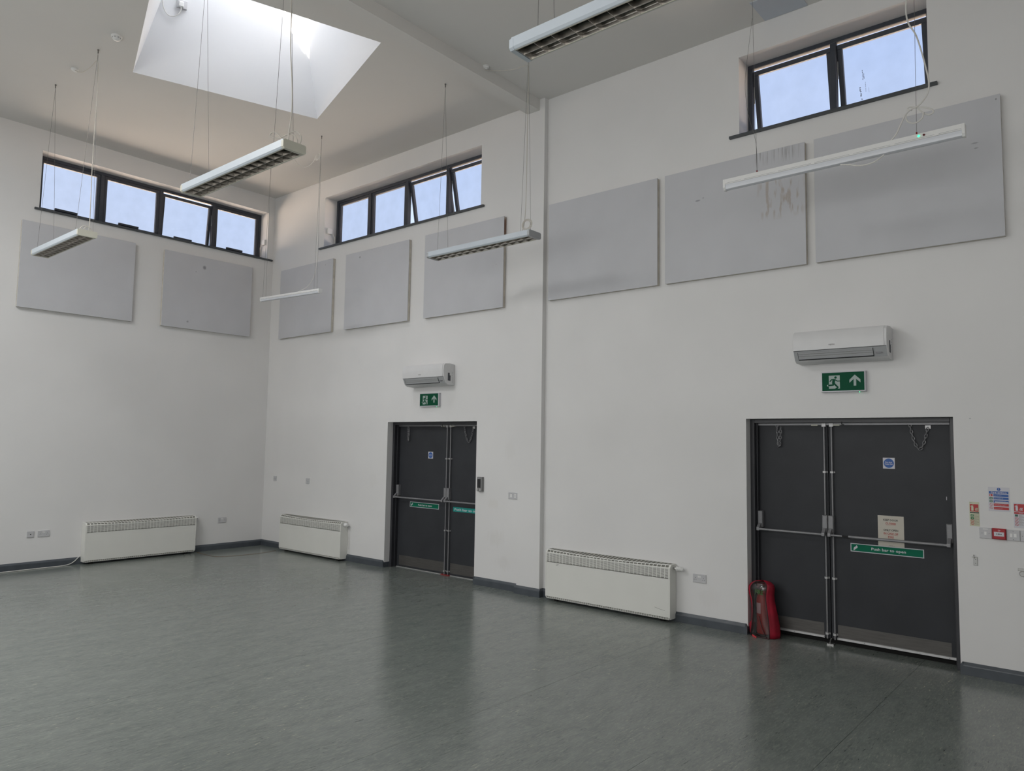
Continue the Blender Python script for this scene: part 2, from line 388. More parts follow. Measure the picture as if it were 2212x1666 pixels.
W2 = (1.509, 5.041, 4.99, 5.855); W3 = (8.66, 10.393, 5.01, 5.862); W1 = (-3.694, -0.125, 5.00, 5.856)
wf = grid_wall(0, XR, 0, H+.15, [(D1[0], D1[1], 0, D1[2]), (D2[0], D2[1], 0, D2[2]), W2, W3], TH)
wf.build('wall_far', stains(m_wall.copy(), [(8.75, 5.62, .30, .02, (.50, .48, .44), .0), (5.42, .62, .16, .12, (.56, .54, .50), .16), (5.35, 1.05, .12, .07, (.58, .55, .49), .16), (5.55, .33, .14, .10, (.52, .50, .47), .16),
     (5.95, .45, .10, .08, (.54, .52, .5), .16), (5.62, 1.75, .10, .14, (.60, .58, .56), .16), (2.95, 1.25, .12, .14, (.60, .59, .57), .16), (8.3, .30, .14, .12, (.58, .55, .53), .16), (2.55, 3.05, .05, .06, (.60, .60, .60), .16)]), kind='structure')
wl = grid_wall(YN, 0.0, 0, H+.15, [W1], TH)
a = wl.build('wall_left', m_wall, kind='structure'); a.rotation_euler = (0, 0, PI/2)
wn = grid_wall(-XR, 0, 0, H+.15, [(-13.9, -4.3, 1.55, 4.25)], TH)
a = wn.build('wall_near', m_wall, kind='structure'); a.location = (0, YN, 0); a.rotation_euler = (0, 0, PI)
wr = grid_wall(0, -YN, 0, H+.15, [], TH)
a = wr.build('wall_right', m_wall, kind='structure'); a.location = (XR, 0, 0); a.rotation_euler = (0, 0, -PI/2)

# floor: slab and welded vinyl sheets
fl = struct('floor')
MB().box(-.4, XR+.4, YN-.4, .30, -.12, -.004).build('floor_slab', m_dark, fl)
G = 0.0011
xs = [0, 2.19, 4.19, 6.19, 8.19, 10.19, 12.19, XR]
for k in range(len(xs)-1):
    x0, x1 = xs[k]+G*(k > 0), xs[k+1]-G
    if abs(xs[k]-8.19) < .01:
        MB().box(x0, x1, -3.15+G, .25, -.004, 0).build('vinyl_sheet', m_floor, fl)
        MB().box(x0, 9.415-G, YN, -3.15-G, -.004, 0).build('vinyl_sheet', m_floor, fl)
        MB().box(9.415+G, x1, YN, -3.15-G, -.004, 0).build('vinyl_sheet', m_floor, fl)
    else:
        MB().box(x0, x1, YN, .25, -.004, 0).build('vinyl_sheet', m_floor, fl)

# ceiling with the turned square rooflight opening
c1, c2, c3, c4 = Vector((2.718, -3.618)), Vector((3.379, -1.491)), Vector((5.548, -2.191)), Vector((4.887, -4.318))
ctr = (c1+c3)/2; SH = 2.2; RATE = 0.25
O = [Vector((-.36, YN-.36)), Vector((-.36, .36)), Vector((XR+.36, .36)), Vector((XR+.36, YN-.36))]
I = [c1, c2, c3, c4]
cm = MB()
for zz, flip in ((H, False), (H+.15, True)):
    for k in range(4):
        q = [O[k], O[(k+1) % 4], I[(k+1) % 4], I[k]]
        cm.add([(p.x, p.y, zz) for p in q], [(0, 1, 2, 3) if not flip else (3, 2, 1, 0)])
ceil = cm.build('ceiling', stains(noisy(principled('ceiling_paint_marked', (0.66, 0.65, 0.63), 0.85, spec=0.2), 0.8, 0.02), []), kind='structure')
cs = MB()
def shaft_pt(k, h, off=0.0):
    c = I[k]; p = c+(ctr-c)*(RATE*h-off); return (p.x, p.y, H+h)
for k in range(4):
    j = (k+1) % 4
    cs.add([shaft_pt(k, 0), shaft_pt(j, 0), shaft_pt(j, SH), shaft_pt(k, SH)], [(0, 1, 2, 3)])
    cs.add([shaft_pt(k, 0, .13), shaft_pt(j, 0, .13), shaft_pt(j, SH, .13), shaft_pt(k, SH, .13)], [(3, 2, 1, 0)])
    cs.add([shaft_pt(k, SH), shaft_pt(j, SH), shaft_pt(j, SH, .13), shaft_pt(k, SH, .13)], [(0, 1, 2, 3)])
cs.build('shaft_lining', m_shaft, ceil)
sk = struct('window_4', (ctr.x, ctr.y, H+SH))
fm = MB(); gm = MB()
T = [Vector(shaft_pt(k, SH, .10)) for k in range(4)]
apx = Vector((ctr.x, ctr.y, H+SH+.30))
for k in range(4):
    j = (k+1) % 4; fm.tube([T[k], T[j]], .03, 6); fm.tube([T[k], apx], .022, 6)
    gm.add([T[k]+Vector((0, 0, .02)), T[j]+Vector((0, 0, .02)), apx+Vector((0, 0, .02))], [(0, 1, 2)])
fm.build('glazing_bars', m_white, sk, world=True); gm.build('pane', m_roofglass, sk, world=True)

# downstand beam and pier
MB().box(5.892, 6.088, YN, 0.0, 6.012, H+.01).build('trim_1', m_ceil, kind='structure')
MB().box(5.815, 6.170, -.07, 0.0, 0, H).build('trim_2', m_wall, kind='structure')
# ceiling panel by the window
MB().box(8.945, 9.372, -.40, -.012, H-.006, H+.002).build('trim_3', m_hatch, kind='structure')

# skirting
SP = [(0, 0), (0, .100), (-.006, .100), (-.019, .078), (-.021, .070), (-.021, 0)]
def skirt(name, x0, x1, loc=(0, 0, 0), rz=0.0):
    o = MB().prism(SP, x0, x1).build(name, m_skirt, kind='structure'); o.location = loc; o.rotation_euler = (0, 0, rz); return o
skirt('baseboard_far', 0.0, 3.237)
skirt('baseboard_far', 5.065, 5.815)
skirt('baseboard_far', 5.795, 6.190, (0, -.07, 0))
skirt('baseboard_far', 0, .07, (6.17, -.07, 0), PI/2)
skirt('baseboard_far', 6.18, 8.682)
skirt('baseboard_far', 10.517, XR)
skirt('baseboard_far', 0, .12, (3.237, -.021, 0), PI/2)      # returns into the door reveals
skirt('baseboard_far', 0, .12, (8.682, -.021, 0), PI/2)
skirt('baseboard_far', -.10, .02, (10.517, 0, 0), -PI/2)
skirt('baseboard_far', -.10, .02, (5.065, 0, 0), -PI/2)
skirt('baseboard_left', YN, 0.0, (0, 0, 0), PI/2)
skirt('baseboard_near', -XR, 0, (0, YN, 0), PI)
skirt('baseboard_right', 0, -YN, (XR, 0, 0), -PI/2)

# low roofs outside, lit by the sun
MB().box(-1.0, 26, .36, 30, 4.2, 4.55).build('outside_roof', m_terrace, kind='structure')
MB().box(-26, -.36, -24, 30, 4.2, 4.55).build('outside_roof', m_terrace, kind='structure')

# ------------------------------------------------------------------ windows
def window(name, loc, rz, W, z0, z1, n, opened, handles):
    root = struct(name, loc, rz)
    y0, y1 = .235, .295; fwd = .048
    f = MB(); f.box(0, W, y0, y1, z0, z0+.05); f.box(0, W, y0, y1, z1-.045, z1); f.box(0, fwd, y0, y1, z0+.05, z1-.045); f.box(W-fwd, W, y0, y1, z0+.05, z1-.045)
    f.build('outer_frame', m_frame, root, bevel=.004)
    uw = W/n
    for k in range(1, n):
        MB().box(k*uw-.027, k*uw+.027, y0-.004, y1+.004, z0+.05, z1-.045).build('mullion', m_frame, root, bevel=.004)
    for k in range(n):
        a = k*uw+(fwd if k == 0 else .027); b = (k+1)*uw-(fwd if k == n-1 else .027)
        ang = opened.get(k, 0)
        top = z1-.045-(.022 if ang else 0); bot = z0+.05
        yo = y0+.012+(.012 if ang else 0)
        sw = b-a; h = top-bot; sf = .047
        s = MB(); t = .045
        s.box(0, sw, 0, t, -h, -h+sf+.01); s.box(0, sw, 0, t, -sf, 0); s.box(0, sf, 0, t, -h+sf+.01, -sf); s.box(sw-sf, sw, 0, t, -h+sf+.01, -sf)
        so_ = s.build('sash', m_frame, root, bevel=.005); so_.location = (a, yo, top); so_.rotation_euler = (R(ang), 0, 0)
        WM[so_.name] = wm(root) @ Matrix.Translation((a, yo, top)) @ Matrix.Rotation(R(ang), 4, 'X')
        p = MB().box(sf-.004, sw-sf+.004, .018, .024, -h+sf+.006, -sf+.004).build('pane', m_glass, so_)
        if ang:   # friction stays at both sides
            st = MB()
            for xx in (.0, sw-.004): st.tube([(xx+.002, .0, -.16), (xx+.002, -.03, -.34)], .005, 5)
            st.build('stay_arm', m_steel, so_)
        if k in handles:
            hx = sw*handles[k]; hz = -h+.060
            MB().box(hx-.15, hx+.15, -.030, .0, hz-.008, hz+.024).build('sash_handle', m_frame, so_, bevel=.004)
    MB().box(-.10 if name != 'window_1' else -.06, W+(.07 if name != 'window_1' else .10), -.035, 0.0, z0-.008, z0+.020).add(
        [(0, 0, z0-.0), (W, 0, z0-.0), (W, y0+.01, z0+.004), (0, y0+.01, z0+.004), (0, 0, z0+.02), (W, 0, z0+.02), (W, y0+.01, z0+.022), (0, y0+.01, z0+.022)],
        [(0, 3, 2, 1), (4, 5, 6, 7), (0, 1, 5, 4), (1, 2, 6, 5), (2, 3, 7, 6), (3, 0, 4, 7)]).build('sill_board', m_sill, root, bevel=.004)
    return root
window('window_1', (0, W1[0], 0), PI/2, W1[1]-W1[0], W1[2], W1[3], 4, {2: 4.5}, {0: .45, 1: .45, 2: .45, 3: .45})
window('window_2', (W2[0], 0, 0), 0, W2[1]-W2[0], W2[2], W2[3], 4, {2: 11, 3: 12}, {})
window('window_3', (W3[0], 0, 0), 0, W3[1]-W3[0], W3[2], W3[3], 2, {0: 9.5, 1: 10}, {0: .35})
# unseen glazing and second rooflight rim, both invented to go with the fill lamps
wn5 = struct('added_glazing', (13.9, YN, 0), PI)
f = MB(); f.box(0, 9.6, .1, .18, 1.55, 1.62); f.box(0, 9.6, .1, .18, 4.18, 4.25)
for k in range(7): f.box(max(0, k*9.6/6-.035), min(9.6, k*9.6/6+.035), .1, .18, 1.62, 4.18)
f.build('outer_frame', m_frame, wn5)
for k in range(6): MB().box(k*9.6/6+.03, (k+1)*9.6/6-.03, .13, .14, 1.6, 4.2).build('pane', m_glass, wn5)
MB().box(-.05, 9.65, .20, .22, 1.5, 4.3).build('added_sun_block', m_white, wn5)  # unseen opaque sheet added to keep the sun out of the room
wn6 = struct('added_rooflight_rim', (3.6, -7.3, H))
f = MB(); f.box(-1.2, 1.2, -1.2, -1.12, -.03, 0); f.box(-1.2, 1.2, 1.12, 1.2, -.03, 0); f.box(-1.2, -1.12, -1.12, 1.12, -.03, 0); f.box(1.12, 1.2, -1.12, 1.12, -.03, 0)
f.build('outer_frame', m_white, wn6)

# ------------------------------------------------------------------ doors
def chain_mb(p0, p1, sag, n):
    m = MB(); P0, P1 = Vector(p0), Vector(p1); pts = []
    for i in range(n+1):
        t = i/n; p = P0.lerp(P1, t); p.z -= sag*4*t*(1-t); pts.append(p)
    # resample evenly
    L = [0]
    for a_, b_ in zip(pts, pts[1:]): L.append(L[-1]+(b_-a_).length)
    step = .030; k = 0; s = 0.0
    while s < L[-1]:
        i = max(j for j in range(len(L)) if L[j] <= s); i = min(i, len(pts)-2)
        t = (s-L[i])/max(1e-6, L[i+1]-L[i]); c = pts[i].lerp(pts[i+1], t); d = (pts[i+1]-pts[i]).normalized()
        sd_ = Vector((0, 1, 0)) if k % 2 else d.cross(Vector((0, 1, 0))).normalized()
        ring = [c+d*(.0205*math.cos(2*PI*q/8))+sd_*(.0105*math.sin(2*PI*q/8)) for q in range(8)]
        m.tube(ring, .0036, 4, closed=True); s += step; k += 1
    return m
def push_bar(leaf, xa, xb, joint=False):
    """cross bar with lock cases at both ends; xa..xb are the inner centres of the two cases; the leaf face is at y=.2"""
    for i, xc in enumerate((xa, xb)):
        MB().rbox(xc-.024, xc+.024, .148, .200, 1.030, 1.190, .006).build('lock_case', m_bar, leaf, world=True)
        ar = MB(); ar.prism([(.165, 1.075), (.165, 1.035), (.120, 1.000), (.088, 1.000), (.088, 1.030), (.135, 1.070)], xc-.015, xc+.015)
        ar.build('bar_arm', m_bar, leaf, world=True, bevel=.004)
    z = 1.015; y = .100
    if joint:
        MB().tube([(xa, y, z), (xa+.115, y, z)], .0095, 10).build('push_bar', m_bar, leaf, world=True, smooth=True)
        j = MB(); j.tube([(xa+.105, y, z), (xa+.175, y, z-.002)], .007, 8); j.tube([(xa+.150, y-.004, z-.008), (xa+.185, y-.004, z-.013)], .008, 6)
        j.build('bar_joint', m_ink, leaf, world=True, label='black exposed joint in the push bar')
        MB().tube([(xa+.170, y, z), (xb, y, z)], .0125, 10).build('push_bar', m_bar, leaf, world=True, smooth=True)
    else:
        MB().tube([(xa, y, z), (xb, y, z)], .0115, 10).build('push_bar', m_bar, leaf, world=True, smooth=True)
def bolt_rods(leaf, xc, ztop, zbot):
    MB().tube([(xc, .175, 1.17), (xc, .175, ztop)], .0075, 8).build('bolt_rod', m_bar, leaf, world=True, smooth=True)
    MB().tube([(xc, .175, 1.05), (xc, .175, zbot)], .0075, 8).build('bolt_rod', m_bar, leaf, world=True, smooth=True)
    for z in (1.595, .608, zbot+.045):
        c = MB(); c.box(xc-.022, xc+.022, .190, .200, z-.008, z+.008); c.box(xc-.012, xc+.012, .163, .192, z-.009, z+.009)
        c.build('rod_clip', m_alu, leaf, world=True)
    c = MB(); c.box(xc-.018, xc+.018, .165, .2, ztop-.02, ztop+.012); c.build('rod_clip', m_alu, leaf, world=True)
def double_door(name, D, xm, gap_z, big_right):
    x0, x1, zt = D; root = struct(name, ((x0+x1)/2, 0, 0))
    f = MB(); fy0, fy1 = .100, .260; fwid = .042; st = .055
    f.box(x0, x0+fwid, fy0, fy1, 0, zt); f.box(x1-fwid, x1, fy0, fy1, 0, zt); f.box(x0+fwid, x1-fwid, fy0, fy1, zt-.040, zt)
    f.box(x0+fwid, x0+st, .150, .196, 0, zt-.040)
    f.box(x1-st, x1-fwid, .150, .196, 0, zt-.040); 
    f.build('door_frame', m_doorfr, root, world=True, bevel=.003)
    h = MB(); h.box(x0+fwid, x1-fwid, .172, .196, zt-.060, zt-.040); h.build('head_stop', m_bar, root, world=True)
    MB().box(x0-.02, x1+.02, .262, .30, -.02, zt+.05).build('light_block_board', m_dark, root, world=True)  # added black board that blocks light and darkens the door gaps
    xl, xr = x0+.050, x1-.050
    for (a, b, right) in ((xl, xm-.003, False), (xm+.003, xr, True)):
        big = right == big_right
        lf = MB().box(a, b, .200, .244, gap_z, zt-.046).build('door_leaf', m_door, root, world=True, bevel=.003)
        ka, kb = a+(.055 if right else .05), b-(.045 if right else .062)
        zk = gap_z+.022
        MB().box(ka, kb, .1985, .2, zk, zk+.112+(.025 if name == 'door_1' else 0)).build('kick_plate', m_kick, lf, world=True)
        if name == 'door_2':
            wb = MB().prism([(.2, gap_z), (.2, gap_z+.022), (.188, gap_z+.018), (.186, gap_z)], a+(.0 if not right else .052), b-(.055 if not right else 0))
            wb.build('weather_bar', m_alu, lf, world=True)
            n_ = 3 if not right else 5
            for q in range(n_):
                xx = a+.06+(b-a-.12)*q/(n_-1); MB().lathe([(.003, 0), (.003, .002)], (xx, .186, gap_z+.010), 6, 'y', -1).build('screw_head', m_ink, lf, world=True)
        push_bar(lf, a+.022, b-.026, joint=(name == 'door_2' and right))
        bolt_rods(lf, (b-.026) if not right else (a+.036), zt-.055, gap_z+.0)
        # door chain from the head to the leaf
        if not right: ch = chain_mb((a+.19, .185, zt-.062), (a+.235, .165, zt-.075), .20, 24)
        elif big: ch = chain_mb((b-.315, .185, zt-.062), (b-.175, .180, zt-.085), .20, 24)
        else: ch = chain_mb((a+.29, .185, zt-.062), (a+.46, .180, zt-.085), .20, 24)
        ch.build('door_chain', m_bar, lf, world=True)
        if right:
            xx = b-.175 if big else a+.46
            MB().box(xx-.022, xx+.022, .19, .2, zt-.095, zt-.065).build('chain_plate', m_alu, lf, world=True)
        MB().box(xm+(-.115 if not right else .085)-.03, xm+(-.115 if not right else .085)+.03, .168, .2, zt-.066, zt-.055).build('door_contact', m_cream, lf, world=True)
    return root
double_door('door_1', D1, 4.352, .012, False)
double_door('door_2', D2, 9.424, .052, True)
d1 = bpy.data.objects['door_1']; d2 = bpy.data.objects['door_2']
MB().box(D1[0]+.05, D1[1]-.05, .186, .205, 0, .009).build('threshold_strip', m_alu, d1, world=True)
MB().box(4.26, 4.42, .165, .20, 0, .012).build('bolt_keep', m_rust, d1, world=True, label='red keep plate on the floor at the meeting stiles')
q = MB(); q.box(9.395, 9.455, .150, .205, 0, .012); q.tube([(9.425, .150, .012), (9.430, .140, .045), (9.433, .165, .060)], .006, 6); q.build('bolt_keep', m_steel, d2, world=True)
for dd, xx in ((d1, 4.30), (d2, 9.58)):
    MB().tube([(xx, .098, D2[2]-.030), (xx, .098, D2[2]-.055), (xx+.02, .098, D2[2]-.062)], .005, 6).build('head_hook', m_ink, dd, world=True)
q = MB(); q.box(10.395, 10.40, .199, .2, 1.39, 1.42); q.build('paint_chip', m_signw, bpy.data.objects['door_2'], world=True)

# ------------------------------------------------------------------ acoustic panels
def panel(loc, rz, W, Hh, mat, label, emat=None):
    loc = (loc[0]+.004*(rz != 0), loc[1]-.004*(rz == 0), loc[2]); t = thing('acoustic_panel', label, 'panel', loc, rz, None)
    MB().box(-W/2, W/2, -.042, 0, -Hh/2, Hh/2).build('panel_edge', emat or m_edge, t, bevel=.002)
    MB().box(-W/2-.002, W/2+.002, -.050, -.041, -Hh/2-.002, Hh/2+.002).build('fabric_face', mat, t, bevel=.002)
    return t
def streaks(m, x0, x1, z0, z1, freq, zs, p0, p1, colr, st):
    n = m.node_tree; b = n.nodes['Principled BSDF']; t = n.nodes.new('ShaderNodeTexCoord'); s_ = n.nodes.new('ShaderNodeSeparateXYZ'); n.links.new(t.outputs['Object'], s_.inputs[0])
    mp = n.nodes.new('ShaderNodeMapping'); mp.inputs['Scale'].default_value = (freq, 1, zs); n.links.new(t.outputs['Object'], mp.inputs[0])
    z = n.nodes.new('ShaderNodeTexNoise'); z.inputs['Scale'].default_value = 1.0; z.inputs['Detail'].default_value = 3; n.links.new(mp.outputs[0], z.inputs['Vector'])
    r_ = n.nodes.new('ShaderNodeMapRange'); r_.inputs[1].default_value = p0; r_.inputs[2].default_value = p1; n.links.new(z.outputs[0], r_.inputs[0])
    cur = r_.outputs[0]
    for ax_, a0, a1 in (('X', x0, x0+.1), ('X', x1, x1-.06), ('Z', z0, z0+.09), ('Z', z1, z1-.02)):
        q_ = n.nodes.new('ShaderNodeMapRange'); q_.inputs[1].default_value = a0; q_.inputs[2].default_value = a1; n.links.new(s_.outputs[ax_], q_.inputs[0])
        mu = n.nodes.new('ShaderNodeMath'); mu.operation = 'MULTIPLY'; n.links.new(cur, mu.inputs[0]); n.links.new(q_.outputs[0], mu.inputs[1]); cur = mu.outputs[0]
    mu = n.nodes.new('ShaderNodeMath'); mu.operation = 'MULTIPLY'; n.links.new(cur, mu.inputs[0]); mu.inputs[1].default_value = st
    mm = n.nodes.new('ShaderNodeMix'); mm.data_type = 'RGBA'; n.links.new(mu.outputs[0], mm.inputs[0])
    n.links.new(b.inputs['Base Color'].links[0].from_socket, mm.inputs[6]); mm.inputs[7].default_value = (*colr, 1); n.links.new(mm.outputs[2], b.inputs['Base Color'])
    return m
def fabric(spots):
    return stains(noisy(principled('fabric_marked', (0.54, 0.545, 0.57), 0.95, spec=0.1), 2.0, 0.03, 0.25, 900), spots)
zc = (4.765+3.569)/2; Hh = 1.196
dk = (.22, .22, .24)
zA = (4.796+3.586)/2
panel((0, (-3.897-2.386)/2, zA), PI/2, 1.511, 1.21, m_panel, 'grey fabric wall panel under the end wall window, partly behind a small hanging louvred light')
panel((0, (-1.938-.426)/2, zA), PI/2, 1.512, 1.21, fabric([(-.1, .44, .035, .04, dk, .8), (-.24, .345, .012, .012, dk, .6), (-.34, -.49, .02, .02, dk, .6)]), 'grey fabric wall panel with a dark spot near its top, under the end wall window')
panel(((.355+1.85)/2, 0, zc), 0, 1.495, Hh, fabric([(.55, .52, .012, .012, dk, .5)]), 'grey fabric wall panel tight in the room corner, behind the slim tube light')
panel(((2.193+3.678)/2, 0, zc), 0, 1.485, Hh, fabric([(-.39, .51, .03, .022, dk, .6), (-.1, .58, .01, .01, dk, .4)]), 'grey square-looking fabric wall panel between the corner panel and the pier')
rust = stains(noisy(principled('panel_edge_rusted', (0.52, 0.48, 0.42), 0.8), 12, 0.12), [(.74, .47, .08, .16, (.16, .07, .04), .9)])
panel(((4.019+5.504)/2, 0, zc), 0, 1.485, Hh, fabric([(.62, -.02, .008, .008, dk, .5)]), 'grey fabric wall panel with rusty brown edge stain, behind a hanging louvred light', rust)
panel(((6.24+7.738)/2, 0, zc), 0, 1.498, Hh, m_panel, 'plain grey fabric wall panel between the pier and the water-stained panel')
mid = fabric([(-.36, .245, .035, .012, dk, .7), (-.30, .262, .012, .010, dk, .5)])
streaks(mid, .22, .76, .44, .61, 75, 3.0, .50, .68, (.25, .24, .235), .75)
streaks(mid, .26, .76, -.12, .36, 22, 5.0, .52, .62, (.40, .34, .29), .65)
panel(((7.833+9.331)/2, 0, zc), 0, 1.498, Hh, mid, 'grey fabric wall panel with drips along its top and brown water stains')
panel(((9.421+10.916)/2, 0, zc), 0, 1.495, Hh, fabric([(.56, .225, .035, .008, dk, .6), (.57, .18, .02, .008, dk, .6), (.72, .56, .008, .01, dk, .9), (-.67, .41, .012, .008, dk, .5)]), 'largest looking grey fabric wall panel, with a screw in its top corner and small scuffs')

# ------------------------------------------------------------------ radiators
def radiator(loc, rz, W, label, trv):
    loc = (loc[0]+.004*(rz != 0), loc[1]-.004*(rz == 0), loc[2]); t = thing('radiator', label, 'radiator', loc, rz, 'low convector radiators along the walls')
    D = .135; zb, zg, zf, zt = .032, .452, .556, .590
    N = 40
    sag = lambda u: math.sin(PI*u)**1.0
    def prof(u):
        s = sag(u); return (-(D-.032+.026*s), zt-.022*s), (-D, zf-.006*s)    # ridge, front edge
    body = MB()
    body.prism([(0, zb), (0, zt), (-(D-.032), zt), (-D, zf), (-D, zb+.022), (-D+.016, zb)], 0, .016)
    body.prism([(0, zb), (0, zt), (-(D-.032), zt), (-D, zf), (-D, zb+.022), (-D+.016, zb)], W-.016, W)
    body.box(.016, W-.016, -D, -D+.003, zb+.022, zg)
    body.box(.016, W-.016, -.004, 0, zb, zt)
    body.build('casing', m_rad, t, bevel=.002)
    back = MB()
    for i in range(N):
        u0, u1 = i/N, (i+1)/N; xa, xb = .016+(W-.032)*u0, .016+(W-.032)*u1
        (ry0, rz0), (fy0, fz0) = prof(u0); (ry1, rz1), (fy1, fz1) = prof(u1); e_ = .006
        back.add([(xa, -D+e_, zg), (xb, -D+e_, zg), (xb, fy1+e_, fz1-e_), (xa, fy0+e_, fz0-e_)], [(0, 1, 2, 3)])
        back.add([(xa, fy0+e_, fz0-e_), (xb, fy1+e_, fz1-e_), (xb, ry1+e_*.4, rz1-e_), (xa, ry0+e_*.4, rz0-e_)], [(0, 1, 2, 3)])
        back.add([(xa, ry0+e_*.4, rz0-e_), (xb, ry1+e_*.4, rz1-e_), (xb, -.004, zt-e_), (xa, -.004, zt-e_)], [(0, 1, 2, 3)])
    back.build('grille_backing', m_slot, t)
    g = MB()
    def strip(fn0, fn1, th=.0045):
        """long bar: fn(u)->(y,z) centre"""
        for i in range(N):
            u0, u1 = i/N, (i+1)/N; xa, xb = .014+(W-.028)*u0, .014+(W-.028)*u1
            a0, b0, a1, b1 = fn0(u0), fn1(u0), fn0(u1), fn1(u1)
            g.add([(xa, *a0), (xb, *a1), (xb, *b1), (xa, *b0)], [(0, 1, 2, 3)])
    lerp = lambda p, q_, t_: (p[0]+(q_[0]-p[0])*t_, p[1]+(q_[1]-p[1])*t_)
    rows = 9
    for r_ in range(rows+1):       # front horizontal bars
        def f0(u, r_=r_):
            z = zg+(prof(u)[1][1]-zg)*r_/rows; return (-D, z-(.0032 if 0 < r_ < rows else .006))
        def f1(u, r_=r_):
            z = zg+(prof(u)[1][1]-zg)*r_/rows; return (-D, z+(.0032 if 0 < r_ < rows else .0))
        strip(f0, f1)
    off = lambda p, q_, d: (p[0]+(q_[0]-p[0])*d, p[1]+(q_[1]-p[1])*d)
    strip(lambda u: prof(u)[1], lambda u: lerp(prof(u)[1], prof(u)[0], .20))
    strip(lambda u: lerp(prof(u)[1], prof(u)[0], .80), lambda u: prof(u)[0])
    strip(lambda u: prof(u)[0], lambda u: lerp(prof(u)[0], (0, zt), .12))
    strip(lambda u: lerp(prof(u)[0], (0, zt), .90), lambda u: (0, zt))
    nv = 34
    for k in range(nv+1):
        u = min(.9985, max(.0015, k/nv)); xc = .014+(W-.028)*u; hw = .0045
        rd, fe = prof(u)
        for p, q_ in (((-D-.0006, zg-.004), (fe[0]-.0006, fe[1])), ((fe[0], fe[1]+.0006), (rd[0], rd[1]+.0006)), ((rd[0], rd[1]+.0006), (0, zt+.0006))):
            g.add([(xc-hw, *p), (xc+hw, *p), (xc+hw, *q_), (xc-hw, *q_)], [(0, 1, 2, 3)])
    g.build('top_grille', m_rad, t, kind='stuff')
    lg = MB(); lg.box(.018, W-.018, -D+.010, -D+.012, zb+.004, zb+.020)
    lg.build('lower_backing', m_slot, t)
    lg = MB()
    for k in range(56):
        xc = .02+(W-.04)*k/55; lg.box(xc-.002, xc+.002, -D+.004, -D+.010, zb+.001, zb+.022)
    lg.box(.016, W-.016, -D+.003, -D+.012, zb-.001, zb+.003); lg.box(.016, W-.016, -D+.003, -D+.010, zb+.010, zb+.0125)
    lg.build('lower_grille', m_rad, t, kind='stuff')
    for xx in (.12, W-.12): MB().box(xx-.02, xx+.02, -.09, -.03, 0, zb+.003).build('foot', m_dark, t)
    if trv == 'ribbed':
        MB().lathe([(.012, 0), (.012, .02), (.018, .022), (.018, .034)], (W, -.055, .548), 12, 'x').build('valve_body', m_steel, t, smooth=True)
        pr = [(.016, .032)]
        for k in range(6): r0 = .027-.0022*k; pr += [(r0, .036+k*.0125), (r0, .043+k*.0125), (r0-.004, .044+k*.0125), (r0-.004, .048+k*.0125)]
        pr += [(.010, .112)]
        MB().lathe(pr, (W, -.055, .548), 16, 'x').build('valve_head', m_white, t)
    elif trv == 'knob':
        MB().lathe([(.018, 0), (.018, .014)], (W, -.07, .545), 12, 'x').build('valve_body', m_ink, t)
        MB().lathe([(.024, .012), (.030, .018), (.030, .052), (.024, .066), (.020, .078)], (W, -.07, .545), 16, 'x').build('valve_head', m_white, t, smooth=True)
        MB().tube(smooth_path([(W+.055, -.06, .52), (W+.052, -.04, .40), (W+.050, -.022, .25), (W+.046, -.022, .12)]), .0045, 6).build('valve_cable', m_wcable, t, smooth=True)
    else:
        MB().lathe([(.010, 0), (.010, .03), (.013, .032), (.016, .060), (.013, .075)], (W, -.03, .545), 12, 'x').build('valve_head', m_white, t, smooth=True)
    return t
radiator((0, -2.885, 0), PI/2, 1.632, 'cream low radiator standing against the end wall', 'small')
radiator((.755, 0, 0), 0, 1.645, 'cream low radiator beside the room corner, with a plain white valve knob', 'knob')
rc = radiator((6.315, 0, 0), 0, 1.618, 'cream low radiator between the pier and the nearer doors, with a ribbed white valve', 'ribbed')
q = MB(); q.stroke([(.155, .425), (.168, .420), (.175, .428), (.19, .430)], .004, -.1358); q.build('scratch_mark', m_ink, rc)
q = MB(); q.stroke([(1.44, .140), (1.50, .128), (1.56, .120)], .0025, -.1358); q.build('scratch_mark', m_slot, rc)

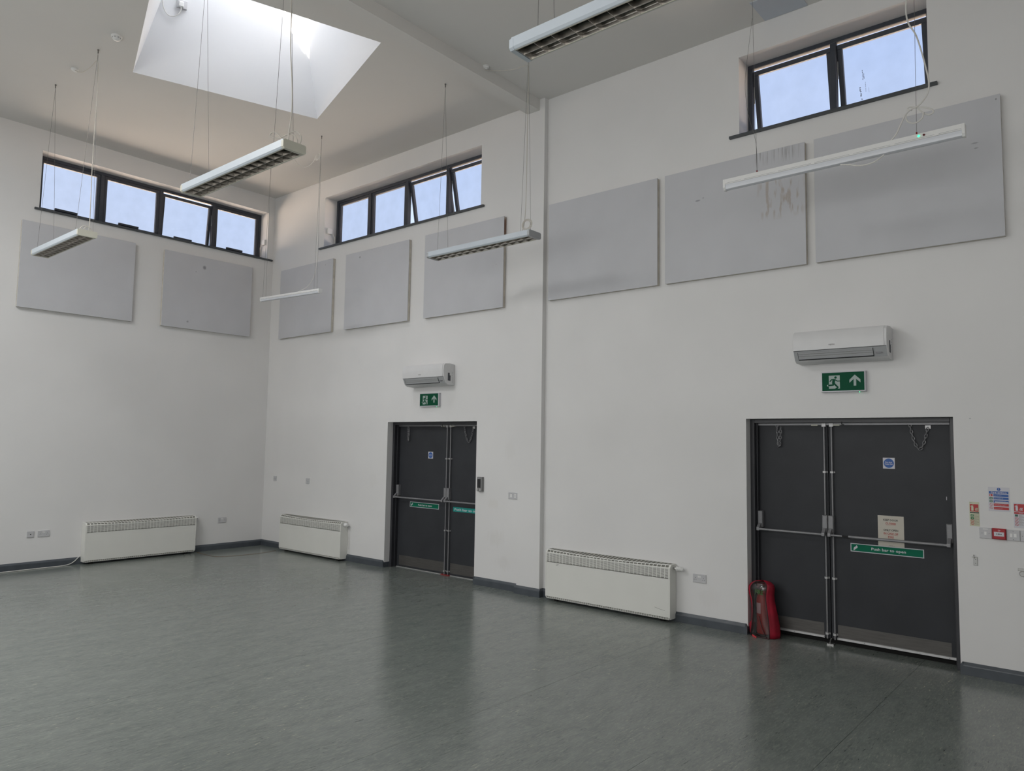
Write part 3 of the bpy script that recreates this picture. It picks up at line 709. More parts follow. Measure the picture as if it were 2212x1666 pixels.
# ------------------------------------------------------------------ air conditioners
m_ac = noisy(principled('aircon_plastic', (0.63, 0.63, 0.635), 0.4), 8, 0.02)
def aircon(x, z, W, label):
    t = thing('air_conditioner', label, 'air conditioner', (x, 0, z), 0, None)
    P = [(0, 0), (0, .283), (-.095, .296), (-.185, .288), (-.212, .262), (-.221, .19), (-.214, .118), (-.172, .028), (-.130, .004)]
    MB().prism(P[::-1], 0, W).build('case', m_ac, t, smooth=True, bevel=.004)
    fpn = MB(); pr = [(-.190, .290), (-.216, .264), (-.2255, .19), (-.219, .112), (-.213, .112), (-.219, .19), (-.209, .260), (-.186, .284)]
    fpn.prism(pr, .004, W-.022).build('front_panel', m_ac, t, smooth=True)
    gr = MB(); gr.prism([(-.2135, .108), (-.1725, .024), (-.169, .026), (-.210, .110)], .006, W-.006); gr.build('outlet_surround', m_flap, t)
    fl_ = MB(); fl_.prism([(-.2135, .094), (-.1835, .032), (-.1795, .034), (-.2095, .096)], .045, W-.115); fl_.build('louvre_flap', m_flap, t)
    dk_ = MB(); dk_.prism([(-.1845, .0335), (-.1805, .0255), (-.1765, .0275), (-.1805, .0355)], .043, W-.112)
    dk_.prism([(-.2150, .096), (-.1835, .0315), (-.1825, .0320), (-.2140, .0965)], W-.116, W-.112); dk_.prism([(-.2150, .096), (-.1835, .0315), (-.1825, .0320), (-.2140, .0965)], .041, .044)
    dk_.prism([(-.2165, .1095), (-.2155, .1075), (-.2140, .1085), (-.2150, .1105)], .004, W-.004)
    dk_.build('outlet_gap', m_ink, t)
    for zz in (.078, .060):
        yy = -.2135+(.094-zz)*.30/.62*1.0
        MB().box(.046, W-.117, yy-.0012, yy, zz-.0012, zz+.0012).build('flap_line', m_slot, t)
    lb = MB(); lb.add([(W+.0006, -.135, .165), (W+.0006, -.100, .165), (W+.0006, -.100, .130), (W+.0006, -.083, .130), (W+.0006, -.083, .055), (W+.0006, -.135, .060)], [(5, 4, 3, 2, 1, 0)])
    lb.build('side_label', principled('label_grey', (.06, .065, .075), .6), t)
    pc = MB()
    for k in range(4): pc.box(W+.0002, W+.0010, -.060+.0*k, -.034, .175-.022*k, .180-.022*k)
    pc.box(W+.0002, W+.001, -.045, -.040, .03, .10)
    pc.build('pipe_knockouts', m_grey, t)
    sl = MB(); sl.box(W-.095, W-.045, -.197, -.190, .048, .060); sl.build('receiver_window', principled('receiver', (.12, .12, .13), .3), t)
    lg = MB().text('FUJITSU', W*.435, .150, .011, -.2236, .052, bold=.01); lg.build('lettering', principled('logo_ink', (.05, .035, .035), .5), t)
    return t
aircon(9.250, 2.605, .803, 'white wall air conditioner above the nearer double doors')
aircon(3.800, 2.594, .820, 'white wall air conditioner above the farther double doors')

# ------------------------------------------------------------------ exit signs
def exit_sign(x, z, label):
    t = thing('exit_sign', label, 'exit sign', (x, 0, z), 0, None)
    Wd, Hd, Dp = .386, .188, .042
    MB().rbox(0, Wd, -Dp, 0, 0, Hd, .004).build('housing', m_signw, t)
    MB().rect(.010, .012, Wd-.010, Hd-.008, -Dp-.0008).build('green_field', m_green, t)
    k = .000553; px = lambda X, Y: (.010+(X-697)*k, .012+(1290-Y)*k)
    y1, y2 = -Dp-.0016, -Dp-.0024
    dr = MB().poly([px(805, 1255), px(980, 1255), px(980, 1035), px(805, 1035)][::1], y1)
    dr.stroke([px(785, 1200), px(806, 1198)], 26*k, y1); dr.build('door_shape', m_pale, t); dr = MB()
    dr.poly([px(1195, 1215), px(1235, 1215), px(1235, 1105), px(1300, 1165), px(1300, 1115), px(1214, 1033), px(1130, 1115), px(1130, 1165), px(1195, 1105)], y1)
    dr.build('arrow', m_pale, t)
    mn = MB(); mn.disc(*px(913, 1068), 20*k, y2)
    mn.stroke([px(826, 1130), px(850, 1102), px(905, 1104)], 18*k, y2); mn.stroke([px(905, 1104), px(940, 1130), px(984, 1130)], 16*k, y2)
    mn.stroke([px(885, 1112), px(878, 1165)], 44*k, y2); mn.stroke([px(872, 1160), px(876, 1192), px(806, 1197)], 26*k, y2)
    mn.stroke([px(885, 1160), px(915, 1198), px(948, 1232)], 26*k, y2); mn.poly([px(905, 1258), px(955, 1258), px(940, 1238), px(920, 1236)], y2)
    mn.build('running_figure', m_green, t)
    MB().lathe([(.004, 0), (.0035, .006)], (Wd*.855, -Dp*.6, 0), 10, 'z', -1).build('indicator_led', m_led, t)
    for zz in (.014, Hd-.014): MB().lathe([(.0022, 0), (.0022, .001)], (Wd, -.012, zz), 6, 'x').build('screw_head', m_ink, t)
exit_sign(9.445, 2.336, 'green running man exit sign with arrow, above the nearer double doors')
exit_sign(3.972, 2.315, 'green running man exit sign with arrow, above the farther double doors')

# ------------------------------------------------------------------ door signs
def keep_shut(x0, z0, y, label):
    t = thing('fire_door_sign', label, 'sign', (x0, y, z0), 0, None); s = .098
    MB().box(0, s, -.002, 0, 0, s).build('backing_plate', m_signw, t)
    MB().disc(s/2, s/2, s*.43, -.0028, 28).build('blue_disc', m_blue, t)
    MB().text('Fire door', s/2, s*.58, .0115, -.0036, .060, .02).build('lettering', m_signw, t); MB().text('Keep shut', s/2, s*.42, .0115, -.0036, .066, .02).build('lettering', m_signw, t)
keep_shut(9.900, 1.645, .200, 'small blue and white fire door keep shut sign on the nearer doors')
keep_shut(3.924, 1.588, .200, 'small blue and white fire door keep shut sign on the farther doors')
def push_sign(x0, z0, Wd, Hd, y, label, col, big=False):
    t = thing('push_bar_sign', label, 'sign', (x0, y, z0), 0, None)
    MB().box(0, Wd, -.002, 0, 0, Hd).build('backing_plate', m_signw if not big else col, t)
    b = .007
    if not big:
        MB().rect(b, b, Wd-b, Hd-b, -.0028).build('green_field', col, t)
        MB().text('Push bar to open', Wd*.53, Hd*.5, .0235, -.0036, Wd*.47, .02).build('lettering', m_signw, t)
        h = MB(); h.poly([(.026, .016), (.030, .012), (.040, .022), (.056, .034), (.062, .042), (.058, .056), (.050, .060), (.048, .050), (.036, .044), (.028, .034)], -.0036)
        h.build('pictogram', m_signw, t)
    else:
        MB().text('Push bar to open', Wd*.5, Hd*.47, .032, -.0030, Wd*.90, .02).build('lettering', m_signw, t)
push_sign(9.608, .874, .605, .076, .1985, 'long green push bar to open sign on the wide leaf of the nearer doors', m_sgreen)
push_sign(3.566, .882, .600, .075, .200, 'long green push bar to open sign with white border on the farther doors', m_sgreen)
push_sign(4.447, .876, .54, .062, .200, 'teal push bar to open sticker on the narrow leaf of the farther doors', m_teal, True)
t = thing('paper_notice', 'cream paper notice with red and black capitals taped behind the push bar', 'notice', (9.845, .200, .925), 0)
MB().box(0, .214, -.0012, 0, 0, .297).build('sheet', m_paper, t)
for w_, z_, h_, l_ in (('KEEP DOOR', .258, .0165, .122), ('ONLY OPEN', .168, .0165, .120), ('Please use', .034, .004, .030), ('the other door only', .026, .004, .058)):
    MB().text(w_, .107, z_, h_, -.002, l_, .02).build('black_lettering', m_ink, t)
for w_, z_, l_ in (('CLOSED', .228, .086), ('IN CASE OF', .138, .118), ('FIRE', .108, .046)):
    MB().text(w_, .107, z_, .0165, -.002, l_, .02).rect(.107-l_/2, z_-.0135, .107+l_/2, z_-.0120, -.002).build('red_lettering', m_redtext, t)

# ------------------------------------------------------------------ wall safety signs
def bars(t, name, mat, rects, y):
    m = MB()
    for r_ in rects: m.rect(*r_, y)
    return m.build(name, mat, t)
t = thing('fire_action_notice', 'white fire action notice with blue and red bands, above the red fire call point', 'sign', (10.729, 0, 1.334), 0)
Wd, Hd = .146, .193
MB().box(0, Wd, -.002, 0, 0, Hd).build('backing_plate', m_signw, t)
y = -.0028
MB().disc(Wd/2, .176, .0125, y).build('blue_disc', m_blue, t)
for r_ in ((.006, .140, Wd-.008, .160), (.036, .118, Wd-.008, .136), (.036, .094, Wd-.008, .112), (.036, .068, Wd-.008, .088)): bars(t, 'blue_band', m_blue, [r_], y)
for r_ in ((.036, .042, Wd-.008, .062), (.036, .014, Wd-.008, .034), (.008, .118, .030, .136)): bars(t, 'red_band', m_red, [r_], y)
bars(t, 'green_pictograms', principled('picto_green', (.02, .13, .07), .5), [(.008, .094, .030, .112), (.008, .070, .030, .088)], y)
q = MB(); q.ring(.019, .052, .0085, .0105, y, 16); q.ring(.019, .026, .0085, .0105, y, 16); q.stroke([(.013, .058), (.025, .046)], .002, y); q.stroke([(.013, .032), (.025, .020)], .002, y); q.build('prohibition_rings', m_red, t)
q = MB(); y2 = y-.0008; q.text('Fire action', Wd/2, .1495, .0125, y2, .108, .02); q.rect(Wd/2-.0015, .173, Wd/2+.0015, .185, y2); q.disc(Wd/2, .169, .0018, y2, 8)
q.text('Raise the alarm', .066, .127, .0048, y2, .048); q.text('Leave building by the', .070, .1055, .0042, y2, .062); q.text('nearest available exit', .070, .0985, .0042, y2, .062)
q.text('Report to assembly point', .080, .0835, .0042, y2, .078); q.rect(.044, .0695, Wd-.010, .0775, y2)
q.text('Do not return to the building', .082, .0560, .0040, y2, .084); q.text('until authorised to do so', .078, .0480, .0040, y2, .074); q.text('Do not take risks', .068, .0240, .0045, y2, .056)
q.rect(.012, .122, .020, .132, y2); q.stroke([(.014, .100), (.020, .106), (.025, .098)], .003, y2); q.stroke([(.012, .073), (.026, .085)], .002, y2); q.stroke([(.026, .073), (.012, .085)], .002, y2)
q.build('white_lettering', m_signw, t, kind='stuff')
def ext_sign(x0, z0, Wd, Hd, kind, label):
    t = thing('extinguisher_sign', label, 'sign', (x0, 0, z0), 0, None)
    MB().box(0, Wd, -.002, 0, 0, Hd).build('backing_card', m_glow if kind == 'co2' else m_signw, t); y = -.0028; y2 = -.0036
    top = Hd-.018 if kind == 'co2' else Hd-.008
    bars(t, 'red_field', m_red, [(.004, top-.060, Wd-.006, top)]+([(.004, top-.078, Wd-.006, top-.064)] if kind != 'co2' else []), y)
    q = MB(); q.rect(.014, top-.054, .030, top-.022, y2); q.disc(.022, top-.022, .008, y2, 12); q.stroke([(.022, top-.014), (.022, top-.008), (.030, top-.008)], .003, y2); q.stroke([(.016, top-.012), (.010, top-.022)], .003, y2)
    for k in range(3): q.stroke([(.044+k*.007, top-.052), (.042+k*.007, top-.040), (.048+k*.006, top-.030)], .0035, y2)
    if kind != 'co2': q.text('Water', Wd/2, top-.071, .006, y2, .030)
    q.build('pictogram', m_signw if kind != 'co2' else m_glow, t)
    bb = MB()
    if kind == 'co2':
        bb.rect(.004, top-.074, Wd-.004, top-.063, y); MB().text('Name', .012, Hd-.006, .005, y, .016).build('small_heading', m_ink, t)
    bb.build('black_band', m_ink, t) if bb.v else None
    base = top-.082
    if kind == 'co2':
        bars(t, 'green_pictograms', principled('picto_green2', (.02, .16, .06), .5), [(.008, base-.020, .030, base-.002), (.008, base-.042, .030, base-.024)], y)
        g_ = MB(); g_.text('Carbon dioxide', Wd/2, top-.0685, .005, y2, .050); g_.stroke([(.013, base-.012), (.020, base-.007), (.025, base-.014)], .003, y2); g_.disc(.019, base-.033, .004, y2, 10); g_.build('pale_marks', m_glow, t)
        rows_ = [(base-.052), (base-.074)]
    else: rows_ = [(base-.032), (base-.056), (base-.080)]
    q = MB()
    for z in rows_: q.ring(.019, z-.002, .0085, .0112, y, 14); q.stroke([(.012, z+.005), (.026, z-.009)], .0022, y)
    q.build('prohibition_rings', m_red, t)
    q = MB()
    for k in range(4):
        z1_ = base-.000-.022*k; x_ = .035; q.stroke([(x_, z1_), (Wd-.005, z1_), (Wd-.005, z1_-.018), (x_, z1_-.018), (x_, z1_)], .0009, y)
        q.text(['Safe on', 'Safe on', 'Do not', 'Do not'][k], x_+.010, z1_-.006, .0042, y, .016); q.text(['liquids', 'electrics', 'touch horn', 'use on metal'][k], x_+.013, z1_-.013, .0042, y, .022)
    q.build('small_text', principled('sign_text_brown', (.12, .06, .03), .6), t, kind='stuff')
    if kind != 'co2': bars(t, 'green_square', principled('picto_green3', (.03, .10, .07), .5), [(.008, base-.018, .028, base-.001)], y)
ext_sign(10.594, 1.202, .070, .197, 'co2', 'narrow yellowish extinguisher sign with a red top, above the grey key switch')
ext_sign(10.897, 1.212, .100, .197, 'water', 'white extinguisher sign with a red top, above the two gang light switch')

# ------------------------------------------------------------------ sockets, switches and small wall fittings
def plate(name, label, cat, loc, rz, w_, h_, parts, mat=None, group=None):
    """loc is the plate's centre on the wall"""
    t = thing(name, label, cat, loc, rz, group)
    MB().rbox(-w_/2, w_/2, -.010, 0, -h_/2, h_/2, .0025).build('faceplate', mat or m_plate, t)
    for nm, mt, boxes in parts:
        for b in boxes: MB().box(b[0], b[1], -.0125 if nm == 'rocker' else -.0108, -.009, b[2], b[3]).build(nm, mt, t)
    return t
def pins(cx, cz): return [(cx-.002, cx+.002, cz+.006, cz+.014), (cx-.013, cx-.007, cz-.010, cz-.006), (cx+.007, cx+.013, cz-.010, cz-.006)]
dbl = [('rocker', m_white, [(-.016, -.002, .010, .028), (.002, .016, .010, .028)]), ('pin_hole', m_ink, pins(-.045, -.004)+pins(.045, -.004))]
plate('double_socket', 'grey double socket between the ribbed-valve radiator and the nearer doors', 'socket', (8.197, 0, .471), 0, .146, .086, dbl)
plate('double_socket', 'grey double socket on the end wall, beside the single round-hole outlet', 'socket', (0, -3.374, .472), PI/2, .146, .086, dbl)
plate('double_socket', 'grey double socket on the end wall between radiator and room corner', 'socket', (0, -.748, .479), PI/2, .146, .086, dbl)
plate('aerial_outlet', 'grey single outlet with one round black hole, low on the end wall', 'socket', (0, -3.535, .472), PI/2, .086, .086, [('screw_head', m_grey, [(-.034, -.030, -.002, .002), (.030, .034, -.002, .002)]), ('coax_hole', m_ink, [(-.006, .006, -.006, .006)])])
plate('data_outlet', 'grey single plate at shoulder height beside the room corner', 'socket', (.352, 0, 1.160), 0, .090, .086, [('module', m_grey, [(-.030, -.004, -.015, .010), (.004, .030, -.022, .010)])])
plate('data_outlet', 'grey single plate above the corner radiator, second from the corner', 'socket', (1.306, 0, 1.160), 0, .092, .090, [('module', m_grey, [(-.034, -.006, 0, .006), (.004, .028, -.024, .0)])])
plate('data_outlet', 'wide grey plate with two pale modules beside the pier', 'socket', (5.695, 0, 1.168), 0, .160, .084, [('module', m_white, [(-.050, -.020, -.020, .020), (.020, .044, .004, .024), (.020, .044, -.024, -.004)]), ('screw_head', m_ink, [(-.070, -.066, .02, .024), (-.030, -.026, .028, .032)])])
plate('single_switch', 'grey key switch plate between the nearer doors and the red call point', 'switch', (10.703, 0, 1.153), 0, .086, .086, [('rocker', m_white, [(-.008, .008, -.014, .012)]), ('screw_head', m_ink, [(-.026, -.022, -.002, .002), (.022, .026, -.002, .002)]), ('label_strip', m_white, [(-.018, .018, .030, .036)])])
plate('light_switch', 'grey two gang light switch touching the red fire call point', 'switch', (10.889, 0, 1.151), 0, .090, .086, [('rocker', m_white, [(-.022, -.004, -.014, .014), (.005, .023, -.014, .014)]), ('screw_head', m_ink, [(-.002, .002, .030, .034), (-.002, .002, -.034, -.030)])])
plate('light_switch', 'grey switch plate beside the two gang switch, cut by the picture edge', 'switch', (10.981, 0, 1.151), 0, .086, .086, [('rocker', m_white, [(-.010, .012, -.014, .014)]), ('screw_head', m_ink, [(-.032, -.028, -.002, .002)])])
t = thing('fire_call_point', 'red fire alarm call point between two grey switch plates', 'fire alarm', (10.797, 0, 1.155), 0)
MB().rbox(-.046, .046, -.032, 0, -.043, .043, .006).build('housing', m_redbox, t)
MB().box(-.034, .034, -.0335, -.031, -.017, .016).build('glass_plate', m_signw, t)
q = MB(); q.disc(0, 0, .005, -.0342); q.poly([(-.020, 0), (-.013, -.005), (-.013, -.0015), (-.008, -.0015), (-.008, .0015), (-.013, .0015), (-.013, .005)], -.0342); q.poly([(.020, 0), (.013, .005), (.013, .0015), (.008, .0015), (.008, -.0015), (.013, -.0015), (.013, -.005)], -.0342); q.build('arrow_marks', m_ink, t)
q = MB(); q.ring(0, .028, .004, .006, -.0328, 12); q.stroke([(.004, .026), (.010, .030)], .002, -.0328); q.build('pictogram', m_signw, t)
t = thing('card_reader', 'tall grey and black door keypad beside the doors with the teal sticker', 'keypad', (5.145, 0, 1.288), 0)
MB().rbox(-.043, .043, -.042, 0, -.092, .092, .006).build('housing', principled('reader_grey', (.20, .20, .20), .4), t)
MB().box(-.033, .024, -.0435, -.041, -.045, .066).build('black_screen', m_ink, t)
q = MB(); q.box(-.036, -.010, -.052, -.04, -.086, -.056); q.box(-.004, .030, -.045, -.04, -.086, -.056); q.build('keypad_block', m_alu, t)
MB().disc(-.010, .076, .007, -.0425).build('reader_eye', m_alu, t)
def spur(loc, rz, label, side):
    t = thing('fused_spur', label, 'switch', loc, rz, None)
    return t
# spur units on the window reveals, each with a looped cable
t = thing('fused_spur', 'white spur box with a looped cable in the reveal of the long side wall window', 'switch', (1.509, .095, 5.30), PI/2)
MB().rbox(-.045, .045, -.034, 0, -.045, .045, .004).build('box', m_white, t)
MB().tube(smooth_path([(.03, -.03, -.03), (.055, -.035, -.05), (.09, -.03, -.09), (.10, -.022, -.14), (.10, -.015, -.27)]), .008, 7).build('cable', m_wcable, t, smooth=True)
t = thing('fused_spur', 'white spur box with a looped cable in the reveal of the end wall window', 'switch', (-.095, -.125, 5.33), 0)
MB().rbox(-.045, .045, -.034, 0, -.045, .045, .004).build('box', m_white, t)
MB().tube(smooth_path([(-.03, -.03, -.03), (-.055, -.035, -.05), (-.09, -.03, -.09), (-.10, -.022, -.14), (-.10, -.015, -.28)]), .007, 7).build('cable', m_wcable, t, smooth=True)
t = thing('wall_hook', 'small steel hook plate below the yellowish extinguisher sign', 'hook', (10.626, 0, .925), 0)
MB().rbox(-.014, .014, -.006, 0, -.040, .028, .002).build('plate', m_steel, t)
q = MB(); q.tube([(-.006, -.004, .02), (-.008, -.026, .024), (-.008, -.026, .048)], .0045, 6); q.tube([(-.008, -.03, .030), (-.022, -.03, .030)], .003, 5); q.build('peg', m_steel, t)
for zz in (-.022, .008): MB().lathe([(.003, 0), (.003, .001)], (0, -.006, zz), 8, 'y', -1).build('screw_head', m_ink, t)
t = thing('wall_latch', 'steel latch bracket low on the wall, cut by the picture edge', 'latch', (10.945, 0, .868), 0)
MB().rbox(-.034, .040, -.005, 0, .010, .028, .002).build('plate', m_steel, t)
MB().lathe([(.022, 0), (.022, .02), (.017, .026)], (-.002, -.004, -.010), 14, 'y', -1).build('boss', m_steel, t, smooth=True)
q = MB(); q.disc(0, 0, .006, -.0008, 9); t = thing('wall_mark', 'small round filled screw hole high on the wall beside the nearer doors', 'mark', (10.620, 0, 2.085), 0); q.build('filler_patch', m_grey, t)

# ------------------------------------------------------------------ pendant lights
def hook(m, x, y): m.lathe([(.010, 0), (.010, .012), (.006, .014), (.006, .045)], (x, y, H), 8, 'z', -1)
def louvre_light(cx, cy_, z0, L, wd, ax, label, cap, cable, capmat):
    t = thing('louvred_pendant_light', label, 'light', (cx, cy_, z0), 0, None)
    h = .068; w2 = wd/2
    U = [(-w2, h), (w2, h), (w2, .014), (w2-.010, .002), (w2-.016, 0), (w2-.016, .050), (-w2+.016, .050), (-w2+.016, 0), (-w2+.010, .002), (-w2, .014)]
    MB().prism(U, -L/2+.012, L/2-.012).build('housing', m_house, t)
    ec = [(-w2-.001, h-.010), (-w2+.010, h+.001), (w2-.010, h+.001), (w2+.001, h-.010), (w2+.001, .010), (w2-.012, -.002), (-w2+.012, -.002), (-w2-.001, .010)]
    for s in (-1, 1):
        MB().prism(ec[::-1], s*(L/2-.014)-.014, s*(L/2-.014)+.014).build('end_cap', capmat, t)
    MB().box(-L/2+.03, L/2-.03, -w2+.017, w2-.017, .044, .0495).build('reflector_tray', m_mirror, t)
    for s in (-1, 1):
        yy = s*.038; MB().tube([(-L/2+.05, yy, .034), (L/2-.05, yy, .034)], .0085, 10).build('lamp_tube', m_tube, t, smooth=True)
        a, b = s*(w2-.017), s*(w2-.027)
        MB().prism([(a, .001), (a, .045), (s*(w2-.036), .040), (s*(w2-.026), .020), (s*(w2-.020), .001)], -L/2+.03, L/2-.03).build('side_reflector', m_mirror, t)
        lip = MB().box(-L/2+.028, L/2-.028, min(s*(w2-.017), s*(w2-.024)), max(s*(w2-.017), s*(w2-.024)), -.001, .003); lip.build('louvre_rail', m_cream, t)
    MB().prism([(-.0015, .000), (.0015, .000), (.012, .040), (-.012, .040)], -L/2+.03, L/2-.03).build('centre_reflector', m_mirror, t)
    n = 13; me = None
    for k in range(n+1):
        xk = -L/2+.035+(L-.07)*k/n
        if me is None:
            b = MB(); 
            for s in (-1, 1):
                ya, yb = s*.002, s*(w2-.020)
                b.add([(-.001, ya, 0), (.001, ya, 0), (.001, yb, 0), (-.001, yb, 0), (-.007, ya, .038), (.007, ya, .038), (.007, yb, .038), (-.007, yb, .038),
                       (-.004, (ya+yb)/2, .018), (.004, (ya+yb)/2, .018)], [(0, 1, 2, 3), (0, 4, 5, 1), (3, 2, 6, 7), (0, 3, 8), (0, 8, 4), (3, 7, 8), (4, 8, 7), (1, 9, 2), (1, 5, 9), (2, 9, 6), (5, 6, 9)])
            o = b.build('louvre_blade', m_mirror, t); me = o.data
        else:
            o = bpy.data.objects.new('louvre_blade', me); C.objects.link(o); o.parent = t
        o.location = (xk, 0, 0)
    # suspension: a V of two wires at each end from one ceiling hook
    for xa in ax:
        xl = xa[1]
        for s in (-1, 1):
            MB().tube([(xa[0], cy_, H-.045), (xl, cy_+s*(w2-.012), z0+h)], .0016, 5).build('suspension_wire', m_wire, t, world=True)
        hk = MB(); hook(hk, xa[0], cy_); hk.build('ceiling_hook', m_wire, t, world=True)
    for pts in cable:
        MB().tube(smooth_path(pts), .0042 if cap != 'thin' else .0035, 7).build('cable', m_cable, t, world=True, smooth=True)
    return t
Y2 = -4.085; Y1 = -1.10
louvre_light(2.225, Y2, 4.012, 1.475, .200, [(1.634, 1.66), (2.940, 2.86)], 'small looking hanging louvred light in front of an end wall panel', '',
    [[(2.905, Y2+.03, 4.08), (2.915, Y2+.03, 4.25), (2.950, Y2+.01, 4.676), (2.975, Y2, 5.157), (2.985, Y2, 5.636), (2.965, Y2, 5.95), (2.935, Y2, 6.020), (2.880, Y2, 6.035), (2.733, Y2, 6.018), (2.528, Y2, 6.03), (2.383, Y2, 6.072), (2.262, Y2, 6.135)],
     [(2.90, Y2-.07, 4.078), (2.905, Y2-.04, 4.125), (2.905, Y2, 4.140), (2.905, Y2+.045, 4.12), (2.905, Y2+.07, 4.078)],
     [(2.90, Y2-.03, 4.078), (2.905, Y2-.01, 4.118), (2.905, Y2+.02, 4.135), (2.905, Y2+.055, 4.10), (2.905, Y2+.06, 4.078)]], m_cream)
louvre_light(6.118, Y2, 3.982, 1.610, .195, [(5.400, 5.46), (6.725, 6.77)], 'hanging louvred light with cream end cap, crossing in front of the far corner ceiling', '',
    [[(6.80, Y2+.03, 4.055), (6.83, Y2, 4.12), (6.862, Y2, 4.301), (6.850, Y2, 4.53), (6.814, Y2, 4.802), (6.802, Y2, 5.067), (6.790, Y2, 5.30), (6.755, Y2, 5.8), (6.73, Y2, 6.05)],
     [(6.80, Y2, 4.052), (6.78, Y2-.02, 4.10), (6.74, Y2-.04, 4.15), (6.70, Y2-.06, 4.165), (6.69, Y2-.07, 4.135), (6.74, Y2-.03, 4.118), (6.81, Y2, 4.14), (6.86, Y2+.04, 4.165), (6.90, Y2+.06, 4.13), (6.89, Y2+.07, 4.085), (6.85, Y2+.07, 4.052)],
     [(6.815, Y2, 4.14), (6.86, Y2+.03, 4.13), (6.875, Y2+.05, 4.09), (6.86, Y2+.05, 4.052)]], m_cream)
louvre_light(6.075, Y1, 4.010, 1.570, .200, [(5.439, 5.46), (6.735, 6.73)], 'hanging louvred light with grey end cap, in front of the rust-edged panel', 'thin',
    [[(6.58, Y1+.06, 4.08), (6.67, Y1+.03, 4.15), (6.72, Y1, 4.30), (6.728, Y1, 4.51), (6.733, Y1, 4.973), (6.735, Y1, 5.439), (6.736, Y1, 5.753), (6.735, Y1, 5.93), (6.715, Y1, 5.968), (6.66, Y1, 5.972), (6.526, Y1, 5.98), (6.319, Y1, 6.031), (6.12, Y1, 6.102), (6.075, Y1, 6.135)],
     *[[(6.745+(.060+d_)*math.cos(a_*PI/5), Y1+.01*d_*100*.3, 4.172+(.052+d_)*math.sin(a_*PI/5)) for a_ in range(11)] for d_ in (0, .009, -.010)]], m_flap)
L4 = louvre_light(9.905, Y2, 3.975, 1.590, .175, [(9.27, 9.30), (10.55, 10.50)], 'largest hanging louvred light, cut by the top edge of view', '', [], m_house)
def batten(p0, p1, wd, hh, label, parts):
    d = Vector(p1)-Vector(p0); L = d.length; c = (Vector(p0)+Vector(p1))/2
    t = thing('slim_pendant_light', label, 'light', tuple(c), 0, None)
    t.rotation_euler = (0, -math.atan2(d.z, math.hypot(d.x, d.y)), math.atan2(d.y, d.x))
    WM[t.name] = Matrix.Translation(c) @ t.rotation_euler.to_matrix().to_4x4()
    w2 = wd/2
    base = [(-w2, hh), (w2, hh), (w2, hh*.52), (w2-.005, hh*.50), (-w2+.005, hh*.50), (-w2, hh*.52)]
    MB().prism(base, -L/2+.008, L/2-.008).build('spine', m_white, t)
    df = [(w2-.003, hh*.50), (w2-.003, hh*.28), (w2*.72, hh*.08), (w2*.3, 0), (-w2*.3, 0), (-w2*.72, hh*.08), (-w2+.003, hh*.28), (-w2+.003, hh*.50)]
    MB().prism(df, -L/2+.012, L/2-.012).build('diffuser', m_diff, t, smooth=True)
    for s in (-1, 1):
        MB().prism([(w2+.001, hh+.001), (w2+.001, .02), (w2*.6, -.002), (-w2*.6, -.002), (-w2-.001, .02), (-w2-.001, hh+.001)], s*(L/2-.008)-.010, s*(L/2-.008)+.010).build('end_cap', m_white, t, bevel=.002)
    g_ = MB(); g_.box(-L/2+.02, L/2-.02, -w2-.0008, -w2, hh*.60, hh*.63); g_.build('seam_line', m_grey, t)
    n = 6
    for k in range(n):
        xx = -L/2+L*(k+.6)/(n+.2); MB().box(xx-.014, xx+.014, -w2-.003, -w2, hh*.50, hh*.62).build('clip', m_white, t)
    return t
def local_parts(t, wires, cables, r_=.0045):
    for a_, b_ in wires: MB().tube([a_, b_], .0016, 5).build('suspension_wire', m_wire, t, world=True)
    for pts in cables: MB().tube(smooth_path(pts), r_, 7).build('cable', m_wcable, t, world=True, smooth=True)
t = batten((1.560, -1.12, 3.915), (3.062, -1.12, 3.868), .060, .062, 'slim white tube light hanging in the room corner', None)
local_parts(t, [((1.665, -1.12, 6.11), (1.63, -1.145, 3.975)), ((1.665, -1.12, 6.11), (1.63, -1.095, 3.975)), ((2.960, -1.12, 6.11), (2.945, -1.145, 3.93)), ((2.960, -1.12, 6.11), (2.945, -1.095, 3.93))],
    [[(2.42, -1.12, 3.945), (2.581, -1.12, 3.963), (2.76, -1.12, 4.007), (2.885, -1.12, 4.109), (2.940, -1.12, 4.235), (2.960, -1.12, 4.46), (2.955, -1.12, 4.897), (2.955, -1.12, 5.45), (2.95, -1.12, 5.80), (2.925, -1.12, 5.90)],
     [(2.878+.062*math.cos(a_*PI/5), -1.12, 5.87+.052*math.sin(a_*PI/5)) for a_ in range(11)], [(2.878+.050*math.cos(a_*PI/5), -1.115, 5.87+.042*math.sin(a_*PI/5)) for a_ in range(11)],
     [(2.82, -1.12, 5.86), (2.74, -1.12, 5.80), (2.60, -1.12, 5.78), (2.42, -1.12, 5.86), (2.28, -1.12, 6.00), (2.22, -1.12, 6.13)]], .0038)
hk = MB(); hook(hk, 1.665, -1.12); hook(hk, 2.960, -1.12); hk.build('ceiling_hook', m_wire, t, world=True)
t = batten((8.985, -1.10, 4.062), (10.812, -1.10, 4.072), .062, .092, 'long slim white hanging light with a green indicator, before the stained panel', None)
MB().lathe([(.0085, 0), (.0075, .004)], (.620, -.031, .074), 12, 'y', -1).build('indicator_led', m_led, t)
MB().lathe([(.0085, 0), (.0075, .006)], (.655, -.031, .074), 12, 'y', -1).build('test_button', m_redled, t, label='dark red test button')
